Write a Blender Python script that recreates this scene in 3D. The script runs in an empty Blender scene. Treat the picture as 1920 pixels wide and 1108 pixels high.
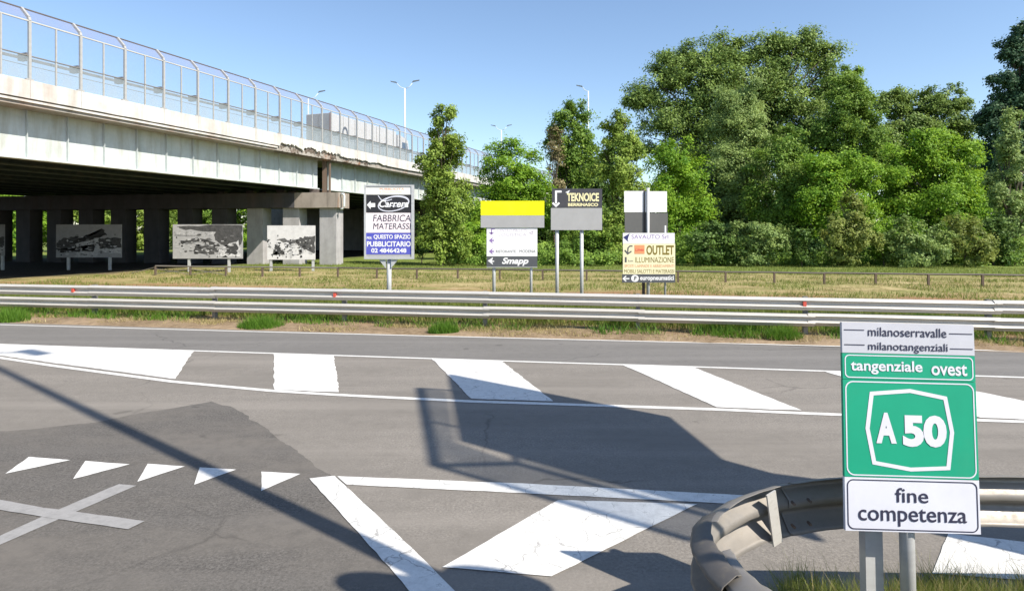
import bpy, math, random
import numpy as np
from mathutils import Vector, Matrix, noise as mnoise

sc = bpy.context.scene
COL = sc.collection
R = math.radians

# ------------------------------------------------------------------ camera, sky, sun, exposure
F, HZ, CH = 1150.0, 437.0, 2.5          # focal length and horizon row in photograph pixels, eye height
cam_d = bpy.data.cameras.new('camera')
cam = bpy.data.objects.new('camera', cam_d)
COL.objects.link(cam)
cam.location = (0, 0, CH)
cam.rotation_euler = (R(90), 0, 0)
cam_d.sensor_width = 36.0
cam_d.lens = 36.0 * F / 1920
cam_d.shift_y = (HZ - 554.0) / 1920
cam_d.clip_start, cam_d.clip_end = 0.05, 4000
sc.camera = cam

SUN_AZ = Vector((0.79, -0.61, 0)).normalized()
SUN_TAN = 1.0
SUN_EL = math.atan(SUN_TAN)
w = bpy.data.worlds.new('World')
sc.world = w
w.use_nodes = True
nt = w.node_tree
nt.nodes.clear()
sky = nt.nodes.new('ShaderNodeTexSky')
sky.sky_type = 'NISHITA'
sky.sun_disc = False
sky.sun_elevation = SUN_EL
sky.sun_rotation = math.atan2(SUN_AZ.x, SUN_AZ.y)
sky.altitude = 100
sky.air_density = 1.0
sky.dust_density = 0.45
sky.ozone_density = 2.2
bg = nt.nodes.new('ShaderNodeBackground')
bg.inputs['Strength'].default_value = 0.125
wo = nt.nodes.new('ShaderNodeOutputWorld')
nt.links.new(sky.outputs[0], bg.inputs[0])
nt.links.new(bg.outputs[0], wo.inputs[0])

sun_d = bpy.data.lights.new('sun', 'SUN')
sun_d.energy = 5.0
sun_d.angle = R(0.45)
sun_d.color = (1.0, 0.92, 0.80)
sun = bpy.data.objects.new('sun', sun_d)
COL.objects.link(sun)
sdir = Vector((SUN_AZ.x * math.cos(SUN_EL), SUN_AZ.y * math.cos(SUN_EL), math.sin(SUN_EL)))
sun.rotation_euler = sdir.to_track_quat('Z', 'Y').to_euler()
sun.location = sdir * 60

sc.view_settings.view_transform = 'Standard'
sc.view_settings.look = 'None'
sc.view_settings.gamma = 1
sc.view_settings.exposure = 0.7
sc.view_settings.use_curve_mapping = False

# ------------------------------------------------------------------ helpers
def G(px, py, z=0.0):
    """the point of the plane at height z seen at a photograph pixel"""
    y = (CH - z) * F / (py - HZ)
    return Vector(((px - 960) / F * y, y, z))

def at(px, py, y):
    """the point at distance y seen at a photograph pixel"""
    return Vector(((px - 960) / F * y, y, CH + (HZ - py) / F * y))

class MB:
    def __init__(s):
        s.v, s.f, s.m = [], [], []
    def add(s, vs, fs, m=0):
        o = len(s.v)
        s.v += [tuple(p) for p in vs]
        s.f += [tuple(i + o for i in f) for f in fs]
        s.m += [m] * len(fs)
    def box(s, x0, x1, y0, y1, z0, z1, m=0, M=None):
        vs = [Vector((x, y, z)) for z in (z0, z1) for y in (y0, y1) for x in (x0, x1)]
        if M is not None:
            vs = [M @ p for p in vs]
        s.add(vs, [(0, 2, 3, 1), (4, 5, 7, 6), (0, 1, 5, 4), (2, 6, 7, 3), (0, 4, 6, 2), (1, 3, 7, 5)], m)
    def tube(s, pts, rads, n=8, m=0, cap=True):
        pts = [Vector(p) for p in pts]
        if not isinstance(rads, (list, tuple)):
            rads = [rads] * len(pts)
        rings = []
        for i, p in enumerate(pts):
            d = (pts[min(i + 1, len(pts) - 1)] - pts[max(i - 1, 0)])
            d = d.normalized() if d.length > 1e-9 else Vector((0, 0, 1))
            a = d.cross(Vector((0, 0, 1)) if abs(d.z) < 0.9 else Vector((1, 0, 0))).normalized()
            b = d.cross(a)
            rings.append([p + (a * math.cos(t) + b * math.sin(t)) * rads[i] for t in [2 * math.pi * k / n for k in range(n)]])
        vs = [q for r in rings for q in r]
        fs = []
        for i in range(len(pts) - 1):
            for k in range(n):
                k2 = (k + 1) % n
                fs.append((i * n + k, (i + 1) * n + k, (i + 1) * n + k2, i * n + k2))
        if cap:
            fs.append(tuple(range(n)))
            fs.append(tuple((len(pts) - 1) * n + k for k in reversed(range(n))))
        s.add(vs, fs, m)
    def prism(s, poly, d, m=0):
        """closed polygon of 3-D points pushed along d"""
        n = len(poly)
        d = Vector(d)
        vs = [Vector(p) for p in poly] + [Vector(p) + d for p in poly]
        s.add(vs, [tuple(range(n)), tuple(reversed(range(n, 2 * n)))] + [(i, i + n, (i + 1) % n + n, (i + 1) % n) for i in range(n)], m)
    def sweep(s, path, prof, m=0, z0=0.0, closed=True):
        """profile of (offset to the left of travel, z) swept along a plan path"""
        P = [Vector((p[0], p[1])) for p in path]
        rings = []
        for i, p in enumerate(P):
            a = (P[i] - P[i - 1]).normalized() if i else (P[1] - P[0]).normalized()
            b = (P[i + 1] - P[i]).normalized() if i < len(P) - 1 else a
            na, nb = Vector((-a.y, a.x)), Vector((-b.y, b.x))
            n = (na + nb).normalized()
            n = n / max(0.5, n.dot(na))
            rings.append([(p.x + n.x * o, p.y + n.y * o, z + z0) for o, z in prof])
        k = len(prof)
        vs = [q for r in rings for q in r]
        fs = []
        for i in range(len(P) - 1):
            for j in range(k if closed else k - 1):
                j2 = (j + 1) % k
                fs.append((i * k + j, i * k + j2, (i + 1) * k + j2, (i + 1) * k + j))
        if closed:
            fs.append(tuple(reversed(range(k))))
            fs.append(tuple((len(P) - 1) * k + j for j in range(k)))
        s.add(vs, fs, m)
    def mesh(s, name, mats, smooth=False):
        me = bpy.data.meshes.new(name)
        me.from_pydata(s.v, [], s.f)
        for mt in (mats if isinstance(mats, (list, tuple)) else [mats]):
            me.materials.append(mt)
        if any(s.m):
            me.polygons.foreach_set('material_index', s.m)
        if smooth:
            me.polygons.foreach_set('use_smooth', [True] * len(me.polygons))
        me.update()
        return me
    def build(s, name, mats, parent=None, smooth=False, fix=True):
        me = s.mesh(name, mats, smooth)
        if fix:
            import bmesh
            bm = bmesh.new()
            bm.from_mesh(me)
            bmesh.ops.recalc_face_normals(bm, faces=bm.faces)
            bm.to_mesh(me)
            bm.free()
        return link(name, me, parent)

def link(name, data, parent=None):
    o = bpy.data.objects.new(name, data)
    COL.objects.link(o)
    if parent is not None:
        o.parent = parent
    return o

def tag(o, label=None, cat=None, group=None, kind=None):
    if label: o['label'] = label
    if cat: o['category'] = cat
    if group: o['group'] = group
    if kind: o['kind'] = kind
    return o

def empty(name, loc, label, cat, group=None):
    o = link(name, None)
    o.location = loc
    o.empty_display_size = 0.2
    return tag(o, label, cat, group)

# ------------------------------------------------------------------ materials
class NB:
    """small shader builder"""
    def __init__(s, name, rough=0.7, spec=0.3, metal=0.0):
        s.mat = bpy.data.materials.new(name)
        s.mat.use_nodes = True
        s.t = s.mat.node_tree
        s.b = s.t.nodes['Principled BSDF']
        s.b.inputs['Roughness'].default_value = rough
        s.b.inputs['Specular IOR Level'].default_value = spec
        s.b.inputs['Metallic'].default_value = metal
        s._co = None
    def n(s, typ, **kw):
        nd = s.t.nodes.new(typ)
        for k, v in kw.items():
            if k in nd.inputs.keys():
                nd.inputs[k].default_value = v
            else:
                setattr(nd, k, v)
        return nd
    def l(s, a, b):
        s.t.links.new(a, b)
    def co(s, scale=(1, 1, 1), kind='Object'):
        tc = s.n('ShaderNodeTexCoord')
        mp = s.n('ShaderNodeMapping')
        mp.inputs['Scale'].default_value = scale
        s.l(tc.outputs[kind], mp.inputs[0])
        return mp.outputs[0]
    def noise(s, scale, detail=4, rough=0.6, stretch=(1, 1, 1), kind='Object'):
        nd = s.n('ShaderNodeTexNoise', Scale=scale, Detail=detail, Roughness=rough)
        s.l(s.co(stretch, kind), nd.inputs['Vector'])
        return nd.outputs['Fac']
    def ramp(s, fac, stops):
        r = s.n('ShaderNodeValToRGB')
        e = r.color_ramp.elements
        while len(e) > 1:
            e.remove(e[-1])
        e[0].position = stops[0][0]
        e[0].color = col4(stops[0][1])
        for p, c in stops[1:]:
            k = e.new(p)
            k.color = col4(c)
        s.l(fac, r.inputs[0])
        return r.outputs[0]
    def mix(s, fac, a, b, mode='MIX'):
        m = s.n('ShaderNodeMix', data_type='RGBA', blend_type=mode)
        for i, x in ((0, fac), (6, a), (7, b)):
            if hasattr(x, 'default_value') and not isinstance(x, (tuple, list, float, int)):
                s.l(x, m.inputs[i])
            else:
                m.inputs[i].default_value = x if i == 0 else col4(x)
        return m.outputs[2]
    def math(s, op, a, b=None, c=None):
        m = s.n('ShaderNodeMath', operation=op)
        for i, x in enumerate((a, b, c)):
            if x is None: continue
            if isinstance(x, (int, float)): m.inputs[i].default_value = x
            else: s.l(x, m.inputs[i])
        return m.outputs[0]
    def col(s, x):
        if isinstance(x, (tuple, list)): s.b.inputs['Base Color'].default_value = col4(x)
        else: s.l(x, s.b.inputs['Base Color'])
    def bump(s, h, strength=0.3, dist=0.01):
        bp = s.n('ShaderNodeBump', Strength=strength, Distance=dist)
        s.l(h, bp.inputs['Height'])
        s.l(bp.outputs[0], s.b.inputs['Normal'])

def col4(c):
    if isinstance(c, (int, float)): return (c, c, c, 1)
    return tuple(c) + (1,) if len(c) == 3 else tuple(c)

def plain(name, c, rough=0.6, spec=0.3, metal=0.0, wear=0.12, scale=6.0, dirt=(0.25, 0.2, 0.14), dirt_amt=0.15):
    b = NB(name, rough, spec, metal)
    n1 = b.noise(scale, 5, 0.65)
    c1 = tuple(x * (1 - wear) for x in c)
    base = b.ramp(n1, [(0.3, c1), (0.7, c)])
    n2 = b.noise(scale * 0.35, 6, 0.7)
    f = b.math('MULTIPLY', b.ramp(n2, [(0.5, 0.0), (0.8, 1.0)]), dirt_amt)
    b.col(b.mix(f, base, dirt))
    return b.mat

def asphalt(name, base, blotch, grain=1.0, seed=0.0):
    b = NB(name, 0.85, 0.25)
    fine = b.noise(38, 4, 0.85)
    med = b.noise(6, 5, 0.7)
    big = b.noise(0.35, 5, 0.6, (1, 2.2, 1))
    c = b.ramp(fine, [(0.3, tuple(x * (1 - 0.55 * grain) for x in base)), (0.5, base), (0.72, tuple(min(1, x * (1 + 0.6 * grain)) for x in base))])
    c = b.mix(b.math('MULTIPLY', b.ramp(big, [(0.42, 0.0), (0.6, 1.0)]), 0.9), c, blotch)
    c = b.mix(b.math('MULTIPLY', b.ramp(med, [(0.45, 0.0), (0.72, 1.0)]), 0.5), c, tuple(x * 0.68 for x in base))
    # wheel tracks and long streaks run with the road
    st = b.noise(1.1, 4, 0.55, (0.06, 1.6, 1))
    c = b.mix(b.math('MULTIPLY', b.ramp(st, [(0.48, 0.0), (0.68, 1.0)]), 0.5), c, tuple(x * 1.25 for x in base))
    # hairline cracks, only in some places
    vo = b.n('ShaderNodeTexVoronoi', feature='DISTANCE_TO_EDGE', Scale=0.42)
    wv = b.n('ShaderNodeTexNoise', Scale=1.6, Detail=5.0)
    b.l(b.co(), wv.inputs['Vector'])
    vm = b.n('ShaderNodeMix', data_type='VECTOR')
    vm.inputs[0].default_value = 0.35
    b.l(b.co(), vm.inputs[4]); b.l(wv.outputs['Color'], vm.inputs[5])
    b.l(vm.outputs[1], vo.inputs['Vector'])
    ln = b.ramp(vo.outputs['Distance'], [(0.0, 1.0), (0.006, 0.0)])
    gt = b.ramp(b.noise(0.23, 3, 0.6), [(0.5, 0.0), (0.58, 0.7)])
    c = b.mix(b.math('MULTIPLY', ln, gt), c, tuple(x * 0.45 for x in base))
    # a few dark spots of oil and tar
    sp = b.noise(2.3, 2, 0.4)
    c = b.mix(b.math('MULTIPLY', b.ramp(sp, [(0.72, 0.0), (0.76, 1.0)]), 0.6), c, tuple(x * 0.5 for x in base))
    b.col(c)
    b.bump(b.math('ADD', fine, med), 0.35, 0.01)
    return b.mat

def paint(name, c=(0.66, 0.655, 0.63), crack=0.0, worn=0.25, under=(0.17, 0.16, 0.15)):
    b = NB(name, 0.7, 0.3)
    n1 = b.noise(9, 6, 0.75)
    n2 = b.noise(70, 3, 0.8)
    c0 = b.ramp(n1, [(0.3, tuple(x * 0.74 for x in c)), (0.6, c)])
    spot = b.ramp(b.math('ADD', b.math('MULTIPLY', n1, 0.6), b.math('MULTIPLY', n2, 0.4)), [(0.56, 0.0), (0.63, 1.0)])
    c0 = b.mix(b.math('MULTIPLY', spot, worn), c0, under)
    if crack:
        vor = b.n('ShaderNodeTexVoronoi', feature='DISTANCE_TO_EDGE', Scale=4.5)
        wv = b.n('ShaderNodeTexNoise', Scale=5.0, Detail=4.0)
        b.l(b.co(), wv.inputs['Vector'])
        mx = b.n('ShaderNodeMix', data_type='VECTOR')
        mx.inputs[0].default_value = 0.16
        b.l(b.co(), mx.inputs[4]); b.l(wv.outputs['Color'], mx.inputs[5])
        b.l(mx.outputs[1], vor.inputs['Vector'])
        line = b.ramp(vor.outputs['Distance'], [(0.0, 1.0), (0.024, 0.0)])
        gate = b.ramp(b.noise(1.7, 3, 0.6), [(0.42, 0.0), (0.54, 1.0)])
        c0 = b.mix(b.math('MULTIPLY', b.math('MULTIPLY', line, gate), crack), c0, (0.12, 0.115, 0.11))
    b.col(c0)
    return b.mat

M = {}
M['asphalt'] = asphalt('asphalt_worn', (0.196, 0.180, 0.160), (0.172, 0.158, 0.140), 0.85)
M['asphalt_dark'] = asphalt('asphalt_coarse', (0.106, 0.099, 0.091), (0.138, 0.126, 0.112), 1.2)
M['asphalt_far'] = asphalt('asphalt_smooth', (0.160, 0.153, 0.144), (0.144, 0.138, 0.130), 0.5)
M['paint'] = paint('road_paint', crack=0.25, worn=0.6)
M['paint_crack'] = paint('road_paint_cracked', crack=0.7, worn=0.6)
M['paint_old'] = paint('road_paint_old', (0.62, 0.61, 0.58), worn=0.9)
M['paint_grey'] = paint('road_paint_grey', (0.29, 0.285, 0.28), worn=0.4)

def galv(name, c, rough=0.42, metal=0.55, dirt=0.3):
    b = NB(name, rough, 0.5, metal)
    n1 = b.noise(3.0, 5, 0.7, (0.25, 0.25, 2.0))
    n2 = b.noise(24, 4, 0.7)
    cc = b.ramp(n1, [(0.3, tuple(x * 0.78 for x in c)), (0.7, c)])
    cc = b.mix(b.math('MULTIPLY', b.ramp(n2, [(0.55, 0.0), (0.8, 1.0)]), dirt), cc, (0.21, 0.18, 0.14))
    b.col(cc)
    b.l(b.ramp(n2, [(0.3, rough - 0.08), (0.8, rough + 0.2)]), b.b.inputs['Roughness'])
    return b.mat
M['galv'] = galv('galvanised_steel', (0.55, 0.535, 0.50), 0.5, 0.25, 0.45)
M['galv_dark'] = galv('galvanised_weathered', (0.27, 0.25, 0.225), 0.5, 0.35, 0.5)
M['post'] = galv('sign_post_steel', (0.55, 0.56, 0.56), 0.5, 0.3, 0.15)
M['post_dark'] = galv('dark_post_steel', (0.12, 0.10, 0.09), 0.7, 0.1, 0.3)
M['rust'] = plain('rusty_steel', (0.14, 0.105, 0.08), 0.8, 0.2, dirt=(0.20, 0.09, 0.04), dirt_amt=0.5)

def concrete(name, c, streak=0.5, stain=(0.10, 0.085, 0.07), rust=0.0):
    b = NB(name, 0.88, 0.2)
    n1 = b.noise(1.2, 7, 0.7)
    cc = b.ramp(n1, [(0.25, tuple(x * 0.72 for x in c)), (0.6, c)])
    st = b.noise(2.2, 5, 0.65, (1, 1, 0.09))
    cc = b.mix(b.math('MULTIPLY', b.ramp(st, [(0.48, 0.0), (0.75, 1.0)]), streak), cc, stain)
    if rust:
        rs = b.noise(0.55, 5, 0.65, (1, 1, 0.2))
        cc = b.mix(b.math('MULTIPLY', b.ramp(rs, [(0.52, 0.0), (0.66, 1.0)]), rust), cc, (0.36, 0.13, 0.04))
    b.col(cc)
    b.bump(b.noise(18, 6, 0.7), 0.3, 0.02)
    return b.mat
M['concrete'] = concrete('pier_concrete', (0.27, 0.26, 0.255), 0.5)
M['concrete_shade'] = concrete('shaded_concrete', (0.085, 0.085, 0.092), 0.5, (0.04, 0.038, 0.04), rust=0.05)  # shaded columns and cap beam: the darkness is put into the colour
M['concrete_lit'] = concrete('lit_concrete', (0.40, 0.39, 0.40), 0.3)  # sunlit columns: a lighter copy of the same concrete
M['concrete_rust'] = concrete('pier_cap_concrete', (0.33, 0.29, 0.25), 0.6, rust=0.9)
M['fascia'] = concrete('fascia_concrete', (0.58, 0.58, 0.565), 0.55, (0.30, 0.25, 0.19), rust=0.16)
M['slab'] = concrete('slab_concrete', (0.34, 0.32, 0.29), 0.6, (0.12, 0.10, 0.08), rust=0.2)
M['broken'] = concrete('broken_concrete', (0.15, 0.125, 0.105), 0.7, (0.08, 0.06, 0.05), rust=0.35)

def girder_paint():
    b = NB('girder_paint', 0.6, 0.35)
    n1 = b.noise(0.8, 6, 0.7)
    cc = b.ramp(n1, [(0.3, (0.40, 0.455, 0.46)), (0.65, (0.54, 0.585, 0.585))])
    st = b.noise(1.8, 6, 0.7, (1, 1, 0.12))
    cc = b.mix(b.math('MULTIPLY', b.ramp(st, [(0.47, 0.0), (0.72, 1.0)]), 0.6), cc, (0.27, 0.25, 0.18))
    b.col(cc)
    return b.mat
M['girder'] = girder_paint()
M['girder_shade'] = plain('girder_paint_shade', (0.055, 0.075, 0.072), 0.7, wear=0.4, scale=2, dirt_amt=0.3)  # girder paint darkened to carry the shade under the deck

def glass(name, tint, alpha, rough=0.06):
    m = bpy.data.materials.new(name)
    m.use_nodes = True
    t = m.node_tree
    t.nodes.clear()
    out = t.nodes.new('ShaderNodeOutputMaterial')
    tr = t.nodes.new('ShaderNodeBsdfTransparent'); tr.inputs[0].default_value = col4((0.93, 0.95, 0.98))
    df = t.nodes.new('ShaderNodeBsdfPrincipled')
    df.inputs['Base Color'].default_value = col4(tint)
    df.inputs['Roughness'].default_value = 0.35
    mx = t.nodes.new('ShaderNodeMixShader')
    tc = t.nodes.new('ShaderNodeTexCoord')
    nz = t.nodes.new('ShaderNodeTexNoise'); nz.inputs['Scale'].default_value = 0.9; nz.inputs['Detail'].default_value = 6
    mr = t.nodes.new('ShaderNodeMapRange')
    mr.inputs[1].default_value = 0.3; mr.inputs[2].default_value = 0.7
    mr.inputs[3].default_value = alpha * 0.6; mr.inputs[4].default_value = min(1, alpha * 1.4)
    t.links.new(tc.outputs['Object'], nz.inputs['Vector'])
    t.links.new(nz.outputs['Fac'], mr.inputs[0])
    t.links.new(mr.outputs[0], mx.inputs[0])
    t.links.new(tr.outputs[0], mx.inputs[1]); t.links.new(df.outputs[0], mx.inputs[2])
    t.links.new(mx.outputs[0], out.inputs[0])
    return m
M['glass_up'] = glass('noise_glass_clear', (0.30, 0.37, 0.46), 0.11)
M['glass_lo'] = glass('noise_glass_dusty', (0.36, 0.42, 0.45), 0.32)
M['glass_top'] = glass('noise_glass_canopy', (0.27, 0.28, 0.38), 0.28)
M['mesh_grate'] = glass('steel_grating', (0.2, 0.2, 0.2), 0.32)

for nm, c in dict(white=(0.80, 0.80, 0.80), cream=(0.80, 0.78, 0.73), pinkish=(0.78, 0.70, 0.72), black=(0.025, 0.025, 0.03), charcoal=(0.055, 0.055, 0.065),
                  blue=(0.085, 0.095, 0.46), navy=(0.03, 0.035, 0.14), yellow=(0.86, 0.84, 0.0), grey=(0.36, 0.36, 0.36), paleyellow=(0.72, 0.65, 0.26), paleyellow2=(0.78, 0.73, 0.48),
                  olive=(0.20, 0.15, 0.02), red=(0.62, 0.10, 0.07), orange=(0.70, 0.30, 0.14), green=(0.008, 0.30, 0.175), signgrey=(0.47, 0.48, 0.53), signwhite=(0.62, 0.63, 0.70),
                  ink=(0.03, 0.03, 0.06), faint=(0.55, 0.50, 0.58), violet=(0.26, 0.17, 0.40), boardback=(0.12, 0.12, 0.115), lilac=(0.30, 0.22, 0.50), gold=(0.80, 0.74, 0.42),
                  slategrey=(0.085, 0.09, 0.10), truckwhite=(0.60, 0.57, 0.53), truckgrey=(0.30, 0.27, 0.235), truckbrown=(0.30, 0.15, 0.09), tyre=(0.02, 0.02, 0.02), darkglass=(0.06, 0.10, 0.16)).items():
    M[nm] = plain('paint_' + nm, c, 0.5, 0.35, wear=0.10, scale=3.0, dirt_amt=0.13)
M['lampgrey'] = plain('lamp_pole_paint', (0.66, 0.72, 0.74), 0.5)
M['lamphead'] = plain('lamp_head_paint', (0.13, 0.16, 0.19), 0.5)

def ground_mat():
    b = NB('ground_cover', 0.95, 0.1)
    tc = b.n('ShaderNodeTexCoord')
    sp = b.n('ShaderNodeSeparateXYZ')
    b.l(tc.outputs['Object'], sp.inputs[0])
    c = b.math('ADD', sp.outputs[1], b.math('MULTIPLY', sp.outputs[0], 0.175))   # distance measured across the road
    wob = b.noise(0.25, 5, 0.65)
    cw = b.math('ADD', c, b.math('MULTIPLY', b.math('SUBTRACT', wob, 0.5), 5.0))
    n1 = b.noise(0.9, 6, 0.7)
    n2 = b.noise(7, 5, 0.75)
    soil = b.ramp(n2, [(0.3, (0.11, 0.075, 0.045)), (0.6, (0.24, 0.18, 0.115))])
    dry = b.ramp(b.math('ADD', b.math('MULTIPLY', n1, 0.6), b.math('MULTIPLY', n2, 0.4)), [(0.36, (0.13, 0.12, 0.04)), (0.5, (0.30, 0.25, 0.115)), (0.62, (0.42, 0.34, 0.19))])
    grn = b.ramp(b.math('ADD', b.math('MULTIPLY', n1, 0.5), b.math('MULTIPLY', n2, 0.5)), [(0.34, (0.06, 0.09, 0.02)), (0.52, (0.15, 0.20, 0.045)), (0.64, (0.26, 0.24, 0.09))])
    r1 = b.n('ShaderNodeMapRange'); r1.inputs[1].default_value = 25.5; r1.inputs[2].default_value = 28.5
    b.l(cw, r1.inputs[0])
    r2 = b.n('ShaderNodeMapRange'); r2.inputs[1].default_value = 38.0; r2.inputs[2].default_value = 41.5
    b.l(cw, r2.inputs[0])
    patch = b.ramp(b.noise(0.35, 4, 0.6, (0.5, 1.4, 1)), [(0.47, 0.0), (0.6, 0.8)])
    red = b.mix(0.55, soil, (0.30, 0.15, 0.075))
    x = b.mix(r1.outputs[0], red, dry)
    x = b.mix(patch, x, b.mix(0.5, grn, dry))
    r0 = b.n('ShaderNodeMapRange'); r0.inputs[1].default_value = 15.6; r0.inputs[2].default_value = 17.5
    b.l(c, r0.inputs[0])
    x = b.mix(r0.outputs[0], b.mix(b.ramp(n1, [(0.45, 0.0), (0.65, 0.6)]), soil, (0.36, 0.27, 0.18)), x)
    x = b.mix(r2.outputs[0], x, grn)
    # bare soil, colour darkened for the shade under the deck: distance inside the viaduct's outer face
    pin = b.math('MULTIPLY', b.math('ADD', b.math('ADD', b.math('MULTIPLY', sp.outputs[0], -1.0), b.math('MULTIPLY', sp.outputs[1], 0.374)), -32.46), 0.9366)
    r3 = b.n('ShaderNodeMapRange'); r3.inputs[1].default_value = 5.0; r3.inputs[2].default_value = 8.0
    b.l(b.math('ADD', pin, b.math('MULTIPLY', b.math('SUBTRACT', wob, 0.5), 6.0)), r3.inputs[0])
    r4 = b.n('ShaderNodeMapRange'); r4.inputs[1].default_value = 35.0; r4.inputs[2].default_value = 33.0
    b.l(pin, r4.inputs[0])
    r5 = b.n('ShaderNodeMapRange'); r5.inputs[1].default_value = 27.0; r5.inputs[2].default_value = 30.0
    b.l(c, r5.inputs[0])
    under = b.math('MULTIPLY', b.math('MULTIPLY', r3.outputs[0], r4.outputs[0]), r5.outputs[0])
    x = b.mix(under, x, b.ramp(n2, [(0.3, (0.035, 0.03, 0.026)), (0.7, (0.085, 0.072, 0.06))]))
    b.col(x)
    b.bump(n2, 0.6, 0.05)
    return b.mat
M['ground'] = ground_mat()

def leaf_mat(name, c1, c2, trans=0.35):
    m = bpy.data.materials.new(name)
    m.use_nodes = True
    t = m.node_tree
    t.nodes.clear()
    out = t.nodes.new('ShaderNodeOutputMaterial')
    at_ = t.nodes.new('ShaderNodeAttribute'); at_.attribute_name = 'tint'
    rp = t.nodes.new('ShaderNodeValToRGB')
    e = rp.color_ramp.elements
    e[0].color = col4(c1); e[1].color = col4(c2)
    t.links.new(at_.outputs['Fac'], rp.inputs[0])
    d = t.nodes.new('ShaderNodeBsdfPrincipled')
    d.inputs['Roughness'].default_value = 0.55
    d.inputs['Specular IOR Level'].default_value = 0.25
    tl = t.nodes.new('ShaderNodeBsdfTranslucent')
    hs = t.nodes.new('ShaderNodeHueSaturation'); hs.inputs['Value'].default_value = 1.25; hs.inputs['Hue'].default_value = 0.485
    t.links.new(rp.outputs[0], d.inputs['Base Color'])
    t.links.new(rp.outputs[0], hs.inputs['Color'])
    t.links.new(hs.outputs[0], tl.inputs[0])
    mx = t.nodes.new('ShaderNodeMixShader'); mx.inputs[0].default_value = trans
    t.links.new(d.outputs[0], mx.inputs[1]); t.links.new(tl.outputs[0], mx.inputs[2])
    t.links.new(mx.outputs[0], out.inputs[0])
    return m
LEAF = {
    'olive': leaf_mat('leaf_olive', (0.095, 0.175, 0.024), (0.34, 0.45, 0.085)),
    'bright': leaf_mat('leaf_bright', (0.08, 0.2, 0.016), (0.32, 0.5, 0.05), 0.42),
    'mid': leaf_mat('leaf_mid', (0.06, 0.145, 0.02), (0.27, 0.4, 0.065)),
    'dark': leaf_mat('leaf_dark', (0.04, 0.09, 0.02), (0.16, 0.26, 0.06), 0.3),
    'bluedark': leaf_mat('leaf_bluedark', (0.028, 0.075, 0.042), (0.1, 0.18, 0.085), 0.25),
    'greygreen': leaf_mat('leaf_greygreen', (0.11, 0.185, 0.05), (0.37, 0.48, 0.16)),
    'darkolive': leaf_mat('leaf_darkolive', (0.07, 0.135, 0.03), (0.28, 0.39, 0.09), 0.3),
    'brownish': leaf_mat('leaf_brownish', (0.11, 0.155, 0.03), (0.32, 0.37, 0.095)),
    'dead': leaf_mat('leaf_dead', (0.16, 0.14, 0.06), (0.3, 0.26, 0.13), 0.2),
    'dry': leaf_mat('grass_dry', (0.24, 0.20, 0.075), (0.45, 0.38, 0.19), 0.3),
    'grass': leaf_mat('grass_green', (0.09, 0.14, 0.025), (0.25, 0.28, 0.07), 0.4),
    'weed': leaf_mat('weed_green', (0.05, 0.14, 0.015), (0.15, 0.28, 0.03), 0.4),
}
def bark_mat():
    b = NB('bark', 0.9, 0.15)
    b.col(b.ramp(b.noise(5, 6, 0.7, (1, 1, 0.2)), [(0.3, (0.06, 0.048, 0.035)), (0.7, (0.17, 0.14, 0.105))]))
    return b.mat
M['bark'] = bark_mat()

# ------------------------------------------------------------------ ground and road
LINE = 0.175                                    # the road runs at Y = c - LINE * X
def along(c, X):
    return Vector((X, c - LINE * X, 0))

gb = MB()
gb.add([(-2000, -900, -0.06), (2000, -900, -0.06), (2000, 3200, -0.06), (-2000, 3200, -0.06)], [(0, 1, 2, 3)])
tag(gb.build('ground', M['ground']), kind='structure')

vb = MB()                                       # the uneven verge and field beyond the road
xs = [-75 + i * 0.75 for i in range(201)]
cs = [14.45 + 0.22 * i for i in range(12)] + [17.1 + 0.9 * i for i in range(60)]
for c in cs:
    for X in xs:
        rise = min(1, max(0, (c - 14.55) / 0.5))
        z = -0.02 + rise * (0.05 + 0.06 * mnoise.noise((X * 0.8, c * 0.8, 3)) + 0.04 * mnoise.noise((X * 2.3, c * 2.3, 7)))
        p = along(c + (0.1 * mnoise.noise((X * 0.6, 0, 1)) if c < 14.6 else 0), X)
        vb.v.append((p.x, p.y, z))
nx = len(xs)
for j in range(len(cs) - 1):
    for i in range(nx - 1):
        vb.f.append((j * nx + i, j * nx + i + 1, (j + 1) * nx + i + 1, (j + 1) * nx + i))
        vb.m.append(0)
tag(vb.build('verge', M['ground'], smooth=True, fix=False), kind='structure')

rb = MB()
rb.add([along(-80, -220), along(-80, 220), along(14.62, 220), along(14.62, -220)], [(0, 1, 2, 3)])
road = tag(rb.build('road', M['asphalt'], fix=False), kind='structure')

def flat(name, px, z, mat, parent=road):
    m = MB()
    pts = [G(x, y) for x, y in px]
    if z == 0.002:
        out = []
        for i, a in enumerate(pts):
            b_ = pts[(i + 1) % len(pts)]
            n = max(1, min(150, int((b_ - a).length / 0.07)))
            for k in range(n):
                p = a.lerp(b_, k / n)
                out.append(p + Vector((mnoise.noise(p * 1.7), mnoise.noise(p * 1.7 + Vector((9, 9, 9))), 0)) * 0.06 + Vector((mnoise.noise(p * 9), mnoise.noise(p * 9 + Vector((5, 5, 5))), 0)) * 0.025)
        pts = out
    if z > 0.005:
        r_ = random.Random(int(px[0][0] * 3 + px[1][1]))
        out = []
        for i, a in enumerate(pts):
            b_ = pts[(i + 1) % len(pts)]
            n = max(1, min(60, int((b_ - a).length / 0.12)))
            for k in range(n):
                p = a.lerp(b_, k / n)
                out.append(p + Vector((r_.uniform(-1, 1), r_.uniform(-1, 1), 0)) * (0.004 if px[0][1] > 820 else 0.012))
        pts = out
    m.add([(p.x, p.y, z) for p in pts], [tuple(range(len(pts)))])
    o = m.build(name, mat, parent, fix=False)
    if o.data.polygons[0].normal.z < 0:
        o.data.flip_normals()
    return o

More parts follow.
